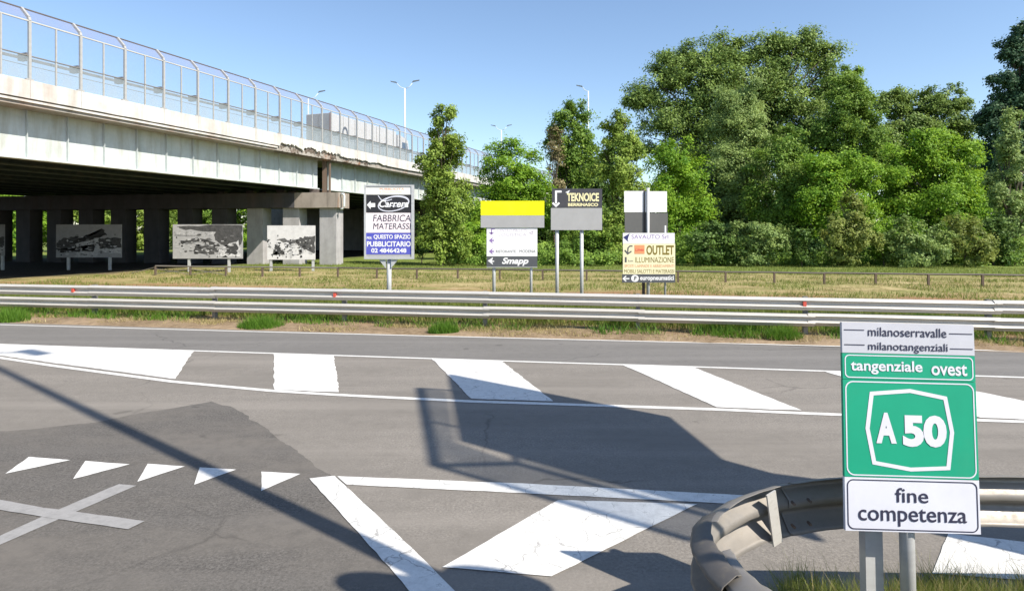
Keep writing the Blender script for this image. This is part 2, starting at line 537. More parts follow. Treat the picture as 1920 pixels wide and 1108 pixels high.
# the older, coarser asphalt of the slip road and the smoother far lane are sheets laid on the road
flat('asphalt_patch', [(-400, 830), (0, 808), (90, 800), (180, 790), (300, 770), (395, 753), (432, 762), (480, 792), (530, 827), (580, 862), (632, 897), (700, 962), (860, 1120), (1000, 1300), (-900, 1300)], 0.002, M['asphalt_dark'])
flat('far_lane', [(-600, 600), (-600, 628), (0, 646), (363, 659), (940, 677), (1577, 697), (1920, 708), (2600, 730), (2600, 690), (1920, 661), (960, 634), (0, 606)], 0.003, M['asphalt_far'])

def line_strip(name, px, wid, mat, z=0.0062):
    """painted line of a real width following pixels on the ground"""
    P = [G(x, y) for x, y in px]
    m = MB()
    m.sweep([(p.x, p.y) for p in P], [(-wid / 2, z), (wid / 2, z)], closed=False)
    o = m.build(name, mat, road, fix=False)
    if o.data.polygons[0].normal.z < 0:
        o.data.flip_normals()
    return o

line_strip('edge_line', [(-500, 596), (0, 609), (480, 622), (960, 634), (1440, 646), (1920, 659), (2500, 674)], 0.10, M['paint_old'])
line_strip('island_line', [(-300, 636), (0, 646), (365, 658), (640, 667), (940, 677), (1298, 688), (1577, 697), (1920, 708), (2400, 724)], 0.10, M['paint'])
line_strip('island_line', [(-120, 652), (0, 671), (100, 686), (220, 702), (326, 716), (510, 733), (640, 741), (885, 753), (1045, 758), (1345, 768), (1503, 775), (1580, 778), (1830, 788), (1920, 791), (2400, 810)], 0.12, M['paint'])
for i, px in enumerate(([(-200, 638), (0, 645), (363, 658), (328, 711), (222, 697), (100, 681), (0, 667), (-110, 651)],
           [(514, 664), (626, 667), (636, 736), (514, 731)],
           [(810, 673), (940, 677), (1038, 753), (884, 748)],
           [(1166, 684), (1298, 688), (1503, 770), (1345, 764)],
           [(1540, 695), (1665, 700), (1830, 734), (1920, 752), (2090, 793), (1840, 784)])):
    flat('zebra_stripe', px, 0.0075, M['paint'] if i != 2 else M['paint_crack'])
flat('zebra_stripe', [(1046, 938), (1306, 946), (1033, 1082), (830, 1064)], 0.0075, M['paint_crack'])
flat('zebra_stripe', [(1778, 1001), (2060, 1032), (2060, 1098), (1748, 1076)], 0.0075, M['paint_crack'])
flat('gore_line', [(632, 893), (980, 907), (1357, 927), (1640, 940), (1640, 958), (1350, 944), (980, 925), (650, 909)], 0.0062, M['paint_crack'])
flat('gore_line', [(580, 898), (627, 893), (760, 1017), (960, 1215), (860, 1215), (705, 1037)], 0.009, M['paint_crack'])
for px in ([(9, 889), (55, 857), (132, 863)], [(137, 899), (160, 865), (243, 871)], [(257, 904), (277, 870), (346, 875)],
           [(363, 910), (375, 877), (443, 881)], [(490, 921), (490, 885), (563, 889)]):
    flat('yield_triangle', px, 0.0075, M['paint'])
flat('cross_bar', [(223, 908), (255, 911), (125, 968), (0, 1022), (-130, 1080), (-170, 1080), (0, 1005), (95, 962)], 0.007, M['paint_grey'])
flat('cross_bar', [(-150, 915), (0, 938), (84, 953), (272, 978), (240, 993), (100, 973), (0, 957), (-150, 934)], 0.009, M['paint_grey'])

# ------------------------------------------------------------------ the viaduct
BD = Vector((0.374, 1, 0)).normalized()          # along the bridge, away from the camera
BN = Vector((BD.y, -BD.x, 0))                    # outward, towards the camera side
BP = Vector((-32.46, 0, 0))                      # the outer face passes through here at Y = 0
BM = Matrix(((BD.x, BN.x, 0, BP.x), (BD.y, BN.y, 0, BP.y), (0, 0, 1, 0), (0, 0, 0, 1)))   # local: x along, y outward, z up
SY = 1.0 / BD.y                                  # bridge metres per metre of depth
S = lambda Y: Y * SY
bridge = empty('bridge', BP, 'long road viaduct on steel girders crossing the left half', 'bridge')
BL = Matrix(((BD.x, BN.x, 0, 0), (BD.y, BN.y, 0, 0), (0, 0, 1, 0), (0, 0, 0, 1)))

def bbox(mb, s0, s1, n0, n1, z0, z1, m=0):
    mb.box(s0, s1, n0, n1, z0, z1, m, BL)

WID = 34.0
S0, S1, SJ = -26.0, S(118), S(48.9)
d = MB(); bbox(d, S0, S1, -WID, -0.16, 8.30, 8.98); d.build('deck_slab', M['slab'], bridge)
# fascia: one coping length per bay, ragged where the concrete has fallen off
rng = random.Random(4)
LB = 2.17 * SY                                    # bay length
SB = S(28.0)                                      # a post stands here
nb0, nb1 = -14, 41
for k in range(nb0, nb1):
    s0, s1 = SB + k * LB + 0.008, SB + (k + 1) * LB - 0.008
    yk = (s0 / SY)
    rag = 0.34 if 42.5 < yk < 49.6 else (0.2 if 49.6 <= yk < 55 else 0.025)
    n = 24 if rag > 0.1 else 6
    top = [(s0 + (s1 - s0) * i / n, 9.46 + 0.012 * rng.random()) for i in range(n + 1)]
    bot = []
    for i in range(n + 1):
        s = s0 + (s1 - s0) * i / n
        bot.append((s, 8.62 + rag * (0.55 + 0.8 * mnoise.noise((s * 0.9, 2.2, 5)) + 0.55 * mnoise.noise((s * 5, 1, 9)) + 0.5 * mnoise.noise((s * 14, 1, 9)))))
    fm = MB()
    fm.prism([BL @ Vector((s, 0, z)) for s, z in top] + [BL @ Vector((s, 0, z)) for s, z in reversed(bot)], BL.to_3x3() @ Vector((0, -0.15, 0)))
    fm.build('coping_block', M['fascia'], bridge)
# lip under the coping and the exposed broken edge of the slab near the joint
lm = MB(); bbox(lm, S0, S(43), -0.16, -0.05, 8.46, 8.56); lm.build('drip_edge', M['fascia'], bridge)
bm_ = MB()
ns, nz_ = 170, 7
for i in range(ns + 1):
    s_ = S(43.0) + i * 0.07
    fade = min(1, i / 12, (ns - i) / 12)
    for j in range(nz_ + 1):
        z = 8.20 + (8.95 - 8.20) * j / nz_ + 0.05 * mnoise.noise((s_ * 2, j, 0))
        dep = 0.10 * mnoise.noise((s_ * 1.1, z * 2, 3)) + 0.12 * mnoise.noise((s_ * 3.5, z * 5, 7)) + 0.10 * mnoise.noise((s_ * 11, z * 11, 9))
        p = BL @ Vector((s_, -0.17 + min(0.12, dep * fade) if j else -0.5, z))
        bm_.v.append(tuple(p))
for i in range(ns):
    for j in range(nz_):
        a_ = i * (nz_ + 1) + j
        bm_.f.append((a_, a_ + nz_ + 1, a_ + nz_ + 2, a_ + 1)); bm_.m.append(0)
bm_.build('broken_edge', M['broken'], bridge)
# soffit of the overhang, girders with stiffeners
RC = 1.35
for j, off in enumerate([RC, 4.6, 7.7, 10.8, 13.9, 17.0, 20.1, 23.2, 26.3, 29.4, 32.5]):
    for (a, bnd) in ((S0, SJ - 0.35), (SJ + 0.35, S1)):
        g = MB()
        mt = M['girder'] if j == 0 else M['girder_shade']
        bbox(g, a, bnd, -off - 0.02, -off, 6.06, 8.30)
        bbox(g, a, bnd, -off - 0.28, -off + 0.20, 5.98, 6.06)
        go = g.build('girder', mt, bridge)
        if j == 0:
            go['label'] = 'pale green outer girder with vertical stiffeners'
            st = MB()
            st.box(-0.012, 0.012, 0, 0.16, 6.06, 8.298, 0, None)
            sm = st.mesh('stiffener', M['girder'])
            q = math.ceil((a - S(28.57 / 1.049)) / 1.88)
            s = S(28.57) + (math.ceil((a + 0.2 - S(28.57)) / 1.88)) * 1.88
            while s < bnd - 0.1:
                o = link('stiffener', sm, go)
                o.matrix_local = BL @ Matrix.Translation((s, -off, 0))
                s += 1.88
            sp_ = MB()
            sp_.box(-0.3, 0.3, 0.003, 0.018, 6.1, 8.25)
            sp_me = sp_.mesh('splice_plate', M['girder'])
            spl = a + 9.0
            while spl < bnd - 1:
                o = link('splice_plate', sp_me, go)
                o.matrix_local = BL @ Matrix.Translation((spl, -off, 0))
                spl += 11.28
# cross frames between girders
cf = MB()
s = S0 + 2
while s < S1:
    if abs(s - SJ) > 0.8:
        bbox(cf, s, s + 0.12, -32.4, -RC - 0.03, 6.9, 7.2)
        bbox(cf, s, s + 0.12, -32.4, -RC - 0.03, 7.9, 8.1)
    s += 5.64
cf.build('cross_frame', M['girder_shade'], bridge)
# far parapet
fp = MB(); bbox(fp, S0, S1, -WID - 0.2, -WID - 0.003, 8.3, 9.5); fp.build('far_parapet', M['fascia'], bridge)
# crash barrier on the deck, seen through the glass
hb = MB()
hb_path = [BL @ Vector((s, -0.75, 0)) for s in (S0, S1)]
bbox(hb, S0, S1, -0.80, -0.72, 10.52, 10.64)
bbox(hb, S0, S1, -0.77, -0.75, 10.28, 10.31)
hb.build('deck_guardrail', M['rust'], bridge)

# noise barrier along the deck edge
nbar = empty('noise_barrier', BP, 'tall glazed noise barrier with inward curved top along the viaduct edge', 'noise barrier')
pm = MB()
pp = [(0.0, -0.06, 9.46), (0.0, -0.06, 12.18), (0.0, -0.12, 12.35), (0.0, -0.62, 12.84)]
for i in range(3):
    a, b_ = Vector(pp[i]), Vector(pp[i + 1])
    dd = (b_ - a).normalized()
    nn = Vector((0, dd.z, -dd.y))
    w_, t_ = 0.055, 0.06
    pm.add([a + Vector((-w_, 0, 0)) - nn * t_, a + Vector((w_, 0, 0)) - nn * t_, a + Vector((w_, 0, 0)) + nn * t_, a + Vector((-w_, 0, 0)) + nn * t_,
            b_ + Vector((-w_, 0, 0)) - nn * t_, b_ + Vector((w_, 0, 0)) - nn * t_, b_ + Vector((w_, 0, 0)) + nn * t_, b_ + Vector((-w_, 0, 0)) + nn * t_],
           [(0, 3, 2, 1), (4, 5, 6, 7), (0, 1, 5, 4), (1, 2, 6, 5), (2, 3, 7, 6), (3, 0, 4, 7)])
pm.box(-0.16, 0.16, -0.14, -0.003, 9.47, 9.53)
M['galv_fence'] = galv('fence_steel', (0.42, 0.42, 0.41), 0.55, 0.2, 0.35)
post_me = pm.mesh('post', M['galv_fence'])
mu = MB(); mu.box(-0.035, 0.035, -0.09, -0.03, 9.48, 12.16); mull_me = mu.mesh('mullion', M['galv_fence'])
bx = MB(); bx.box(-0.11, 0.11, -0.71, -0.125, 10.40, 10.72); brk_me = bx.mesh('bracket', M['rust'])
hl = LB / 2
gl = MB(); gl.box(0.04, hl - 0.04, -0.065, -0.05, 9.50, 10.56); glo_me = gl.mesh('lower_pane', M['glass_lo'])
gu = MB(); gu.box(0.04, hl - 0.04, -0.065, -0.05, 10.60, 12.14); gup_me = gu.mesh('upper_pane', M['glass_up'])
cn = MB(); cn.prism([(0.06, -0.13, 12.26), (LB - 0.06, -0.13, 12.26), (LB - 0.06, -0.60, 12.80), (0.06, -0.60, 12.80)], (0, 0.012, 0.01))
can_me = cn.mesh('canopy_pane', M['glass_top'])
for k in range(nb0, nb1):
    s = SB + k * LB
    for nm, me, ds in (('post', post_me, 0), ('mullion', mull_me, hl), ('bracket', brk_me, 0), ('lower_pane', glo_me, 0), ('lower_pane', glo_me, hl),
                       ('upper_pane', gup_me, 0), ('upper_pane', gup_me, hl), ('canopy_pane', can_me, 0)):
        o = link(nm, me, nbar)
        o.matrix_local = BL @ Matrix.Translation((s + ds, 0, 0))
rl = MB()
se, sf = SB + nb0 * LB, SB + nb1 * LB
bbox(rl, se, sf, -0.10, -0.03, 12.14, 12.20); rl.build('knee_rail', M['galv'], nbar)
rl = MB(); bbox(rl, se, sf, -0.66, -0.58, 12.82, 12.87); rl.build('top_rail', M['post_dark'], nbar)
rl = MB(); bbox(rl, se, sf, -0.10, -0.03, 10.56, 10.60); rl.build('middle_rail', M['galv_dark'], nbar)

# pier: cap beam on a row of columns, parallel to the road below
pier = empty('bridge_pier', along(48.0 - 2.5, -14.2), 'concrete pier of square columns under a rust stained cap beam', 'bridge pier')
PU = Vector((-1, LINE, 0)).normalized()          # leftwards along the pier
PV = Vector((-PU.y, PU.x, 0))
PM = Matrix(((PU.x, PV.x, 0, 0), (PU.y, PV.y, 0, 0), (0, 0, 1, 0), (0, 0, 0, 1)))
pier.location = at(637, 497, 48.0); pier.location.z = 0
for x0, x1, nm, mt in ((-0.35, 3.3, 'cap_end', 'concrete_rust'), (3.304, 37, 'cap_beam', 'concrete_shade')):  # sunlit end keeps its rusty concrete, the rest is toned down as shade
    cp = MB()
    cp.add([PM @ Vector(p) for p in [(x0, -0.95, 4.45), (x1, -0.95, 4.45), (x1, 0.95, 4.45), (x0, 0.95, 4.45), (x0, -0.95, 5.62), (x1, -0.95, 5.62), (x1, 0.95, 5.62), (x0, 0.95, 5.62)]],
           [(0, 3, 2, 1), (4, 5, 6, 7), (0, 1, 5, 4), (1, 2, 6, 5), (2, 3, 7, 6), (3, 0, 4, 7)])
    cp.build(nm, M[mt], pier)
cm = MB()
cm.add([PM @ Vector(p) for p in [(0, -0.6, -0.1), (1.38, -0.6, -0.1), (1.38, 0.6, -0.1), (0, 0.6, -0.1), (0, -0.6, 4.45), (1.38, -0.6, 4.45), (1.38, 0.6, 4.45), (0, 0.6, 4.45)]],
       [(0, 3, 2, 1), (4, 5, 6, 7), (0, 1, 5, 4), (1, 2, 6, 5), (2, 3, 7, 6), (3, 0, 4, 7)])
col_me = cm.mesh('column', M['concrete_lit'])
col_me2 = cm.mesh('column', M['concrete_shade'])
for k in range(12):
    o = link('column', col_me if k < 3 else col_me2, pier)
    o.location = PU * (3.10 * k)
for off in (RC, 4.6, 7.7, 10.8, 13.9, 17.0, 20.1, 23.2, 26.3, 29.4, 32.5):
    b2 = MB()
    b2.box(-0.3, 0.3, -0.3, 0.3, 5.62, 5.978)
    t = Vector((off - 1.3 if off > RC else 0.35, 0, 0))
    for ss in (-0.45, 0.45):
        o = b2.build('bearing', M['post_dark'], pier)
        # where the girder line crosses the pier line
        q = BP + BD * (SJ + ss * 1.6) - BN * off
        o.location = q - pier.location
        o.location.z = 0
dp = MB()
dp.tube([(0.30, -0.70, 5.5), (0.52, -0.75, 5.5), (0.56, -0.75, 5.35), (0.56, -0.75, 4.55), (0.48, -0.75, 4.36), (0.28, -0.72, 4.34)], 0.075, 8)
dp.build('drain_pipe', M['lampgrey'], pier, smooth=True)
jp = MB()
q = BP + BD * SJ - BN * 0.9 - pier.location
jp.box(q.x - 0.16, q.x + 0.16, q.y - 0.16, q.y + 0.16, 5.62, 8.29)
jp.tube([(q.x + 0.42, q.y - 0.1, 5.7), (q.x + 0.42, q.y - 0.1, 8.28)], 0.09, 8)
jp.build('joint_support', M['rust'], pier)
# graffiti on the end column
gf = MB()
rg = random.Random(3)
gp = [PM @ Vector((0.3 + 0.8 * rg.random(), -0.606, 1.15 + 0.75 * rg.random())) for i in range(26)]
for i in range(25):
    a, b_ = gp[i], gp[i + 1]
    a2 = Vector((a.x, a.y, a.z)); d2 = (b_ - a); n2_ = Vector((-d2.z * 0.98, 0, d2.x)).normalized() * 0.02 if d2.length > 0.01 else Vector((0.02, 0, 0))
    off = PV * (-0.0007 * i)
    gf.add([a - n2_ + off, b_ - n2_ + off, b_ + n2_ + off, a + n2_ + off], [(0, 1, 2, 3)])
gf.build('graffiti', M['lilac'], pier)

ab = MB()
A0 = G(508, 437 + 2875 / 92.0)
ab.prism([(A0.x, 92, -0.1), (6, 88.5, -0.1), (6, 88.5, 8.0), (A0.x, 92, 8.0)], (0.4, 1.2, 0))
tag(ab.build('abutment_wall', M['concrete']), 'concrete abutment wall in deep shade at the far end of the viaduct', 'abutment')

# truck on the viaduct
tr_s = S(51.3); tr_n = -2.3
trk = empty('truck', (BM @ Vector((tr_s, tr_n, 8.98))), 'white box truck driving on the viaduct behind the glass barrier', 'truck')
def tb(name, s0, s1, n0, n1, z0, z1, mat, parent=trk, bev=0.0):
    m = MB(); m.box(s0, s1, n0, n1, z0, z1, 0, BL)
    return m.build(name, mat, parent)
cargo = tb('cargo_box', 0.06, 10.6, -2.55, 0, 0.95, 3.75, M['truckwhite'])
tb('rear_door', 0.0, 0.058, -2.5, -1.28, 1.0, 3.7, M['truckgrey'], cargo)
tb('rear_door', 0.0, 0.058, -1.24, -0.10, 1.0, 3.7, M['truckgrey'], cargo)
tb('door_post', -0.02, 0.05, -0.09, 0.02, 0.9, 3.76, M['truckbrown'], cargo)
for i in range(1, 6):
    tb('side_rib', i * 1.75, i * 1.75 + 0.05, 0.001, 0.02, 1.0, 3.7, M['truckgrey'], cargo)
lg = MB()
ring = [(2.05 + 0.42 * math.cos(t), 2.25 + 0.62 * math.sin(t)) for t in [math.pi * (i / 12.0) for i in range(13)]]
inn = [(2.05 + 0.24 * math.cos(t), 2.25 + 0.40 * math.sin(t)) for t in [math.pi * (i / 12.0) for i in range(13)]]
ring = [(2.47, 1.75)] + ring + [(1.63, 1.75)]; inn = [(2.29, 1.75)] + inn + [(1.81, 1.75)]
lg.add([BL @ Vector((s, 0.022, z)) for s, z in ring + inn], [(i, i + 1, 15 + i + 1, 15 + i) for i in range(14)])
lg.build('logo', M['slategrey'], cargo)
cb = MB()
prof = [(10.9, 0.75), (13.2, 0.75), (13.25, 1.9), (12.95, 3.15), (11.3, 3.55), (10.9, 3.5)]
cb.prism([BL @ Vector((s, 0, z)) for s, z in prof], BL.to_3x3() @ Vector((0, -2.45, 0)))
cab = cb.build('cab', M['truckwhite'], trk)
wn = MB(); wn.prism([BL @ Vector((s, 0.01, z)) for s, z in [(11.75, 1.95), (12.95, 1.95), (12.75, 2.85), (11.75, 2.85)]], BL.to_3x3() @ Vector((0, 0.008, 0)))
wn.build('side_window', M['darkglass'], cab)
tb('chassis', 0.3, 13.0, -1.6, -0.7, 0.6, 0.9, M['charcoal'])
for s in (1.2, 2.4, 3.6, 9.9, 12.1):
    for n in (-0.02, -2.25):
        wm = MB()
        c_ = Vector((s, n, 0.5))
        n_ = 14
        wm.prism([BL @ (c_ + Vector((0.5 * math.cos(2 * math.pi * i / n_), 0, 0.5 * math.sin(2 * math.pi * i / n_)))) for i in range(n_)], BL.to_3x3() @ Vector((0, -0.28, 0)))
        wm.build('wheel', M['tyre'], trk)

# ------------------------------------------------------------------ lamps above the viaduct
def street_lamp(px, py, Y, arms, label, group='tall street lamps beyond the viaduct', base=None):
    p = at(px, py, Y)
    z0 = base if base is not None else 0.0
    root = empty('street_lamp', (p.x, p.y, z0), label, 'street lamp', group)
    H = p.z - z0
    m = MB(); m.tube([(0, 0, 0), (0, 0, H * 0.5), (0, 0, H - 0.35)], [0.14, 0.11, 0.075], 10)
    m.build('pole', M['lampgrey'], root, smooth=True)
    for dx, dz in arms:
        a = MB(); a.tube([(0, 0, H - 0.42), (dx * 0.45, 0, H - 0.22), (dx * 0.8, 0, H + dz)], 0.04, 6)
        a.build('arm', M['lampgrey'], root, smooth=True)
        h = MB()
        sg = 1 if dx > 0 else -1
        h.prism([(dx * 0.72, -0.13, H + dz - 0.04), (dx * 0.72 + sg * 0.75, -0.1, H + dz + 0.14), (dx * 0.72 + sg * 0.8, -0.08, H + dz + 0.22), (dx * 0.72 + sg * 0.1, -0.13, H + dz + 0.1)], (0, 0.26, 0))
        h.build('lamp_head', M['lamphead'], root)
    return root
street_lamp(759, 160, 70, [(-1.2, 0.25), (1.2, 0.38)], 'tall double armed street lamp rising behind the truck on the viaduct', base=8.98)
street_lamp(940, 240, 96, [(-1.2, 0.25), (1.2, 0.3)], 'far double armed street lamp above the trees right of the viaduct end', base=8.98)
street_lamp(578, 180, 74, [(1.7, 0.45)], 'street lamp with one arm, mostly hidden above the viaduct fence left of the truck', base=8.98)
street_lamp(1103, 166, 78, [(-1.0, 0.2)], 'pale street lamp with one arm rising behind the tree tops')

# ------------------------------------------------------------------ far guardrail: two rows of W beam
WPROF = [(0.0, 0.31), (0.03, 0.306), (0.095, 0.266), (0.105, 0.25), (0.098, 0.238), (0.035, 0.192), (0.028, 0.155), (0.035, 0.145), (0.095, 0.108), (0.105, 0.092), (0.098, 0.08), (0.035, 0.012), (0.0, 0.0)]
def wprof(t=0.006):
    return [(-o, z) for o, z in WPROF] + [(-(o - t), z) for o, z in reversed(WPROF)]
gr = empty('guardrail', along(16.0, 0), 'long double steel guardrail running along the far edge of the road', 'guardrail')
UX = Vector((1, -LINE, 0)).normalized()
seg = MB()
e = 0.16
seg.sweep([(-1.99 * UX.x, -1.99 * UX.y), ((1.99 + e) * UX.x, (1.99 + e) * UX.y)], wprof())
seg_me = seg.mesh('rail_beam', M['galv'])
pst = MB()
pst.box(-0.05, 0.05, 0.10, 0.22, -0.3, 0.96); pst_me = pst.mesh('post', M['galv_dark'])
spc = MB(); spc.box(-0.06, 0.06, 0.0, 0.10, 0.68, 0.92); spc.box(-0.06, 0.06, 0.0, 0.10, 0.28, 0.5); spc_me = spc.mesh('spacer', M['galv_dark'])
rr = random.Random(8)
yaw = math.atan2(UX.y, UX.x)
for k in range(-11, 11):
    base = 3.18 * 1.015 + 3.98 * k
    for z in (0.645, 0.262):
        o = link('rail_beam', seg_me, gr)
        c = UX * (base + 1.99)
        o.location = (c.x, c.y + 0.004 * (k % 2), z + rr.uniform(-0.012, 0.012))
        o.rotation_euler = (0, rr.uniform(-0.0025, 0.0025), 0)
    for nm, me in (('post', pst_me), ('spacer', spc_me)):
        o = link(nm, me, gr)
        o.location = UX * base
        o.rotation_euler = (0, 0, yaw)
rf = MB(); rf.box(-0.035, 0.035, -0.10, -0.012, 0.10, 0.21); rf_me = rf.mesh('reflector', M['red'])
for px in (141, 630, 1507):
    Y = 16.0 / (1 + LINE * (px - 960) / F); X = (px - 960) / F * Y
    o = link('reflector', rf_me, gr)
    o.location = (X, -LINE * X, 0.645); o.rotation_euler = (0, 0, yaw)

# ------------------------------------------------------------------ low railing on the far field
ry = empty('railing', along(32.3, 0), 'low rusty metal railing along the field in front of the trees', 'railing')
rpm = MB(); rpm.box(-0.045, 0.045, -0.045, 0.045, -0.05, 0.56)
rp_me = rpm.mesh('post', M['rust'])
X = -20.9
first = True
pos = []
while X < 36:
    o = link('post', rp_me, ry); o.location = (X, -LINE * X, 0); o.rotation_euler = (0, 0, yaw)
    pos.append(X)
    X += 2.25
for i in range(len(pos) - 1):
    a, b_ = pos[i], pos[i + 1]
    m = MB(); m.tube([(a, -LINE * a, 0.57 + rr.uniform(-.012, .012)), (b_, -LINE * b_, 0.57 + rr.uniform(-.012, .012))], 0.045, 6)
    m.build('top_rail', M['post_dark'] if i > 4 else M['galv_dark'], ry)
    if i < 2:
        m = MB(); m.tube([(a, -LINE * a, 0.1), (b_, -LINE * b_, 0.42)], 0.02, 5); m.tube([(a, -LINE * a, 0.42), (b_, -LINE * b_ , 0.1)], 0.02, 5)
        m.build('brace', M['galv_dark'], ry)
m = MB(); m.tube([(pos[0] - 1.6, -LINE * (pos[0] - 1.6), 0.12), (pos[0], -LINE * pos[0], 0.5)], 0.02, 5); m.build('brace', M['galv_dark'], ry)

# ------------------------------------------------------------------ signs
DG = None
def text_pts(body, shear=0.0, bold=0.0):
    cu = bpy.data.curves.new('t', 'FONT')
    cu.body = body
    cu.size = 1.0
    cu.shear = shear
    cu.offset = bold
    cu.resolution_u = 4
    cu.align_x = 'LEFT'
    ob = bpy.data.objects.new('t', cu)
    COL.objects.link(ob)
    dg = bpy.context.evaluated_depsgraph_get()
    me = bpy.data.meshes.new_from_object(ob.evaluated_get(dg))
    bpy.data.objects.remove(ob)
    bpy.data.curves.remove(cu)
    V = [v.co.copy() for v in me.vertices]
    Fs = [tuple(p.vertices) for p in me.polygons]
    bpy.data.meshes.remove(me)
    return V, Fs

class Sign:
    """a board facing the camera side; shapes are given in photograph pixels at its distance"""
    def __init__(s, name, Y, pxc, label, cat, group=None):
        s.Y = Y
        s.X0 = (pxc - 960) / F * Y
        s.root = empty(name, (s.X0, Y, 0), label, cat, group)
    def p(s, px, py, y=0.0):
        return Vector(((px - 960) / F * s.Y - s.X0, y, CH + (HZ - py) / F * s.Y))
    def panel(s, x0, y0, x1, y1, mat, name='panel', front=0.0, th=0.03, label=None, parent=None):
        m = MB()
        a, b_ = s.p(x0, y1), s.p(x1, y0)
        m.box(a.x, b_.x, front, front + th, a.z, b_.z)
        o = m.build(name, mat, parent or s.root)
        if label: o['label'] = label
        return o
    def text(s, par, body, x0, y0, x1, y1, mat, shear=0, bold=0.0, front=-0.003, name='lettering'):
        V, Fs = text_pts(body, shear, bold)
        mx0, mx1 = min(v.x for v in V), max(v.x for v in V)
        my0, my1 = min(v.y for v in V), max(v.y for v in V)
        a, b_ = s.p(x0, y1), s.p(x1, y0)
        m = MB()
        m.add([(a.x + (v.x - mx0) / (mx1 - mx0) * (b_.x - a.x), front, a.z + (v.y - my0) / (my1 - my0) * (b_.z - a.z)) for v in V], Fs)
        return m.build(name, mat, par, fix=False)
    def poly(s, par, pts, mat, name='arrow', front=-0.003):
        m = MB()
        q = [s.p(x, y, front) for x, y in pts]
        m.add(q, [tuple(range(len(q)))])
        o = m.build(name, mat, par, fix=False)
        if o.data.polygons[0].normal.y > 0: o.data.flip_normals()
        return o
    def strip(s, par, pts, wpx, mat, name='arrow', front=-0.003, close=False):
        """a drawn stroke"""
        m = MB()
        P = [Vector(q) for q in pts]
        n = len(P)
        L, Rr = [], []
        for i in range(n):
            a = P[(i - 1) % n] if (i or close) else P[0]
            b_ = P[(i + 1) % n] if (i < n - 1 or close) else P[-1]
            d1 = (P[i] - a).normalized() if (P[i] - a).length else (b_ - P[i]).normalized()
            d2 = (b_ - P[i]).normalized() if (b_ - P[i]).length else d1
            nn = Vector((-(d1 + d2).y, (d1 + d2).x)).normalized()
            k = 1 / max(0.4, nn.dot(Vector((-d1.y, d1.x))))
            L.append(P[i] + nn * wpx / 2 * k); Rr.append(P[i] - nn * wpx / 2 * k)
        m.add([s.p(q.x, q.y, front) for q in L + Rr], [(i, (i + 1) % n, n + (i + 1) % n, n + i) for i in range(n if close else n - 1)])
        o = m.build(name, mat, par, fix=False)
        if o.data.polygons[0].normal.y > 0: o.data.flip_normals()
        return o
    def post(s, px, ytop, rpx, mat=None, y=0.06, sq=False, name='post'):
        a = s.p(px, ytop)
        r = rpx / F * s.Y
        m = MB()
        if sq: m.box(a.x - r, a.x + r, y, y + 2 * r, -0.3, a.z)
        else: m.tube([(a.x, y + r, -0.3), (a.x, y + r, a.z)], r, 12)
        return m.build(name, mat or M['post'], s.root, smooth=not sq)

YS = 20.0
GRP = 'roadside advertising signs behind the guardrail'
# 1: tall framed board on one post
s1 = Sign('advertising_sign', YS, 728, 'tall framed board with blue lower panel on a single post, leftmost of the roadside signs', 'sign', GRP)
s1.post(728, 470, 4.6)
fr = MB()
for x0, y0, x1, y1 in ((683, 347, 686.5, 486), (771.5, 347, 776.5, 486), (686.5, 347, 771.5, 349.5), (686.5, 482, 771.5, 486)):
    a, b_ = s1.p(x0, y1), s1.p(x1, y0)
    fr.box(a.x, b_.x, -0.03, 0.045, a.z, b_.z)
fr.build('frame', M['post'], s1.root)
for sx in (-1, 1):
    bk = MB()
    bk.prism([s1.p(728 + sx * 5, 487, 0.02), s1.p(728 + sx * 18, 487, 0.02), s1.p(728 + sx * 5, 503, 0.02)], (0, 0.02, 0)); bk.build('gusset', M['post'], s1.root)
p = s1.panel(686.5, 349.5, 771.5, 365, M['cream'], 'header_panel')
s1.text(p, 'PUBBLICITA', 712, 353, 758, 356.5, M['orange'])
s1.text(p, 'VIA DELLE INDUSTRIE', 708, 358.5, 753, 361.5, M['paleyellow2'])
p = s1.panel(686.5, 365.3, 771.5, 399, M['black'], 'black_panel')
s1.poly(p, [(688, 384.5), (695, 377), (695, 381), (703.5, 381), (703.5, 388.5), (695, 388.5), (695, 392.5)], M['white'])
ov = [(738 + 28.5 * math.cos(t) + 3 * math.sin(t), 382 - 14 * math.sin(t) - 3 * math.cos(t)) for t in [2 * math.pi * i / 28 for i in range(28)]]
s1.strip(p, ov, 2.0, M['signwhite'], 'logo_ring', close=True)
ov = [(744 + 22 * math.cos(t), 378 - 9 * math.sin(t)) for t in [2 * math.pi * i / 24 for i in range(24)]]
s1.strip(p, ov, 1.3, M['signwhite'], 'logo_ring', -0.006, close=True)
s1.strip(p, [(709, 367), (714, 374), (722, 378), (735, 374)], 1.5, M['signwhite'], 'logo_stroke', -0.007)
s1.text(p, 'Carrera', 711, 375.5, 766, 389, M['white'], 0.25, 0.02, -0.009)
p = s1.panel(686.5, 399.3, 771.5, 436.5, M['pinkish'], 'white_panel')
s1.text(p, 'FABBRICA', 699.5, 403, 770, 415.5, M['ink'], 0.12, 0.0)
s1.text(p, 'MATERASSI', 699.5, 418.5, 770.5, 430, M['ink'], 0.12, 0.0)
p = s1.panel(686.5, 436.8, 771.5, 477, M['blue'], 'blue_panel')
s1.text(p, 'PER', 687.8, 444, 697.5, 448.5, M['white'], 0, 0.02)
s1.text(p, 'QUESTO SPAZIO', 700.5, 440, 770.5, 449.5, M['white'], 0, 0.03)
s1.text(p, 'PUBBLICITARIO', 688, 452.5, 770.5, 462.5, M['white'], 0, 0.03)
s1.text(p, '02 48464248', 696, 465.5, 762, 474, M['white'], 0, 0.03)
s1.panel(686.5, 477.3, 771.5, 482, M['grey'], 'bottom_panel')

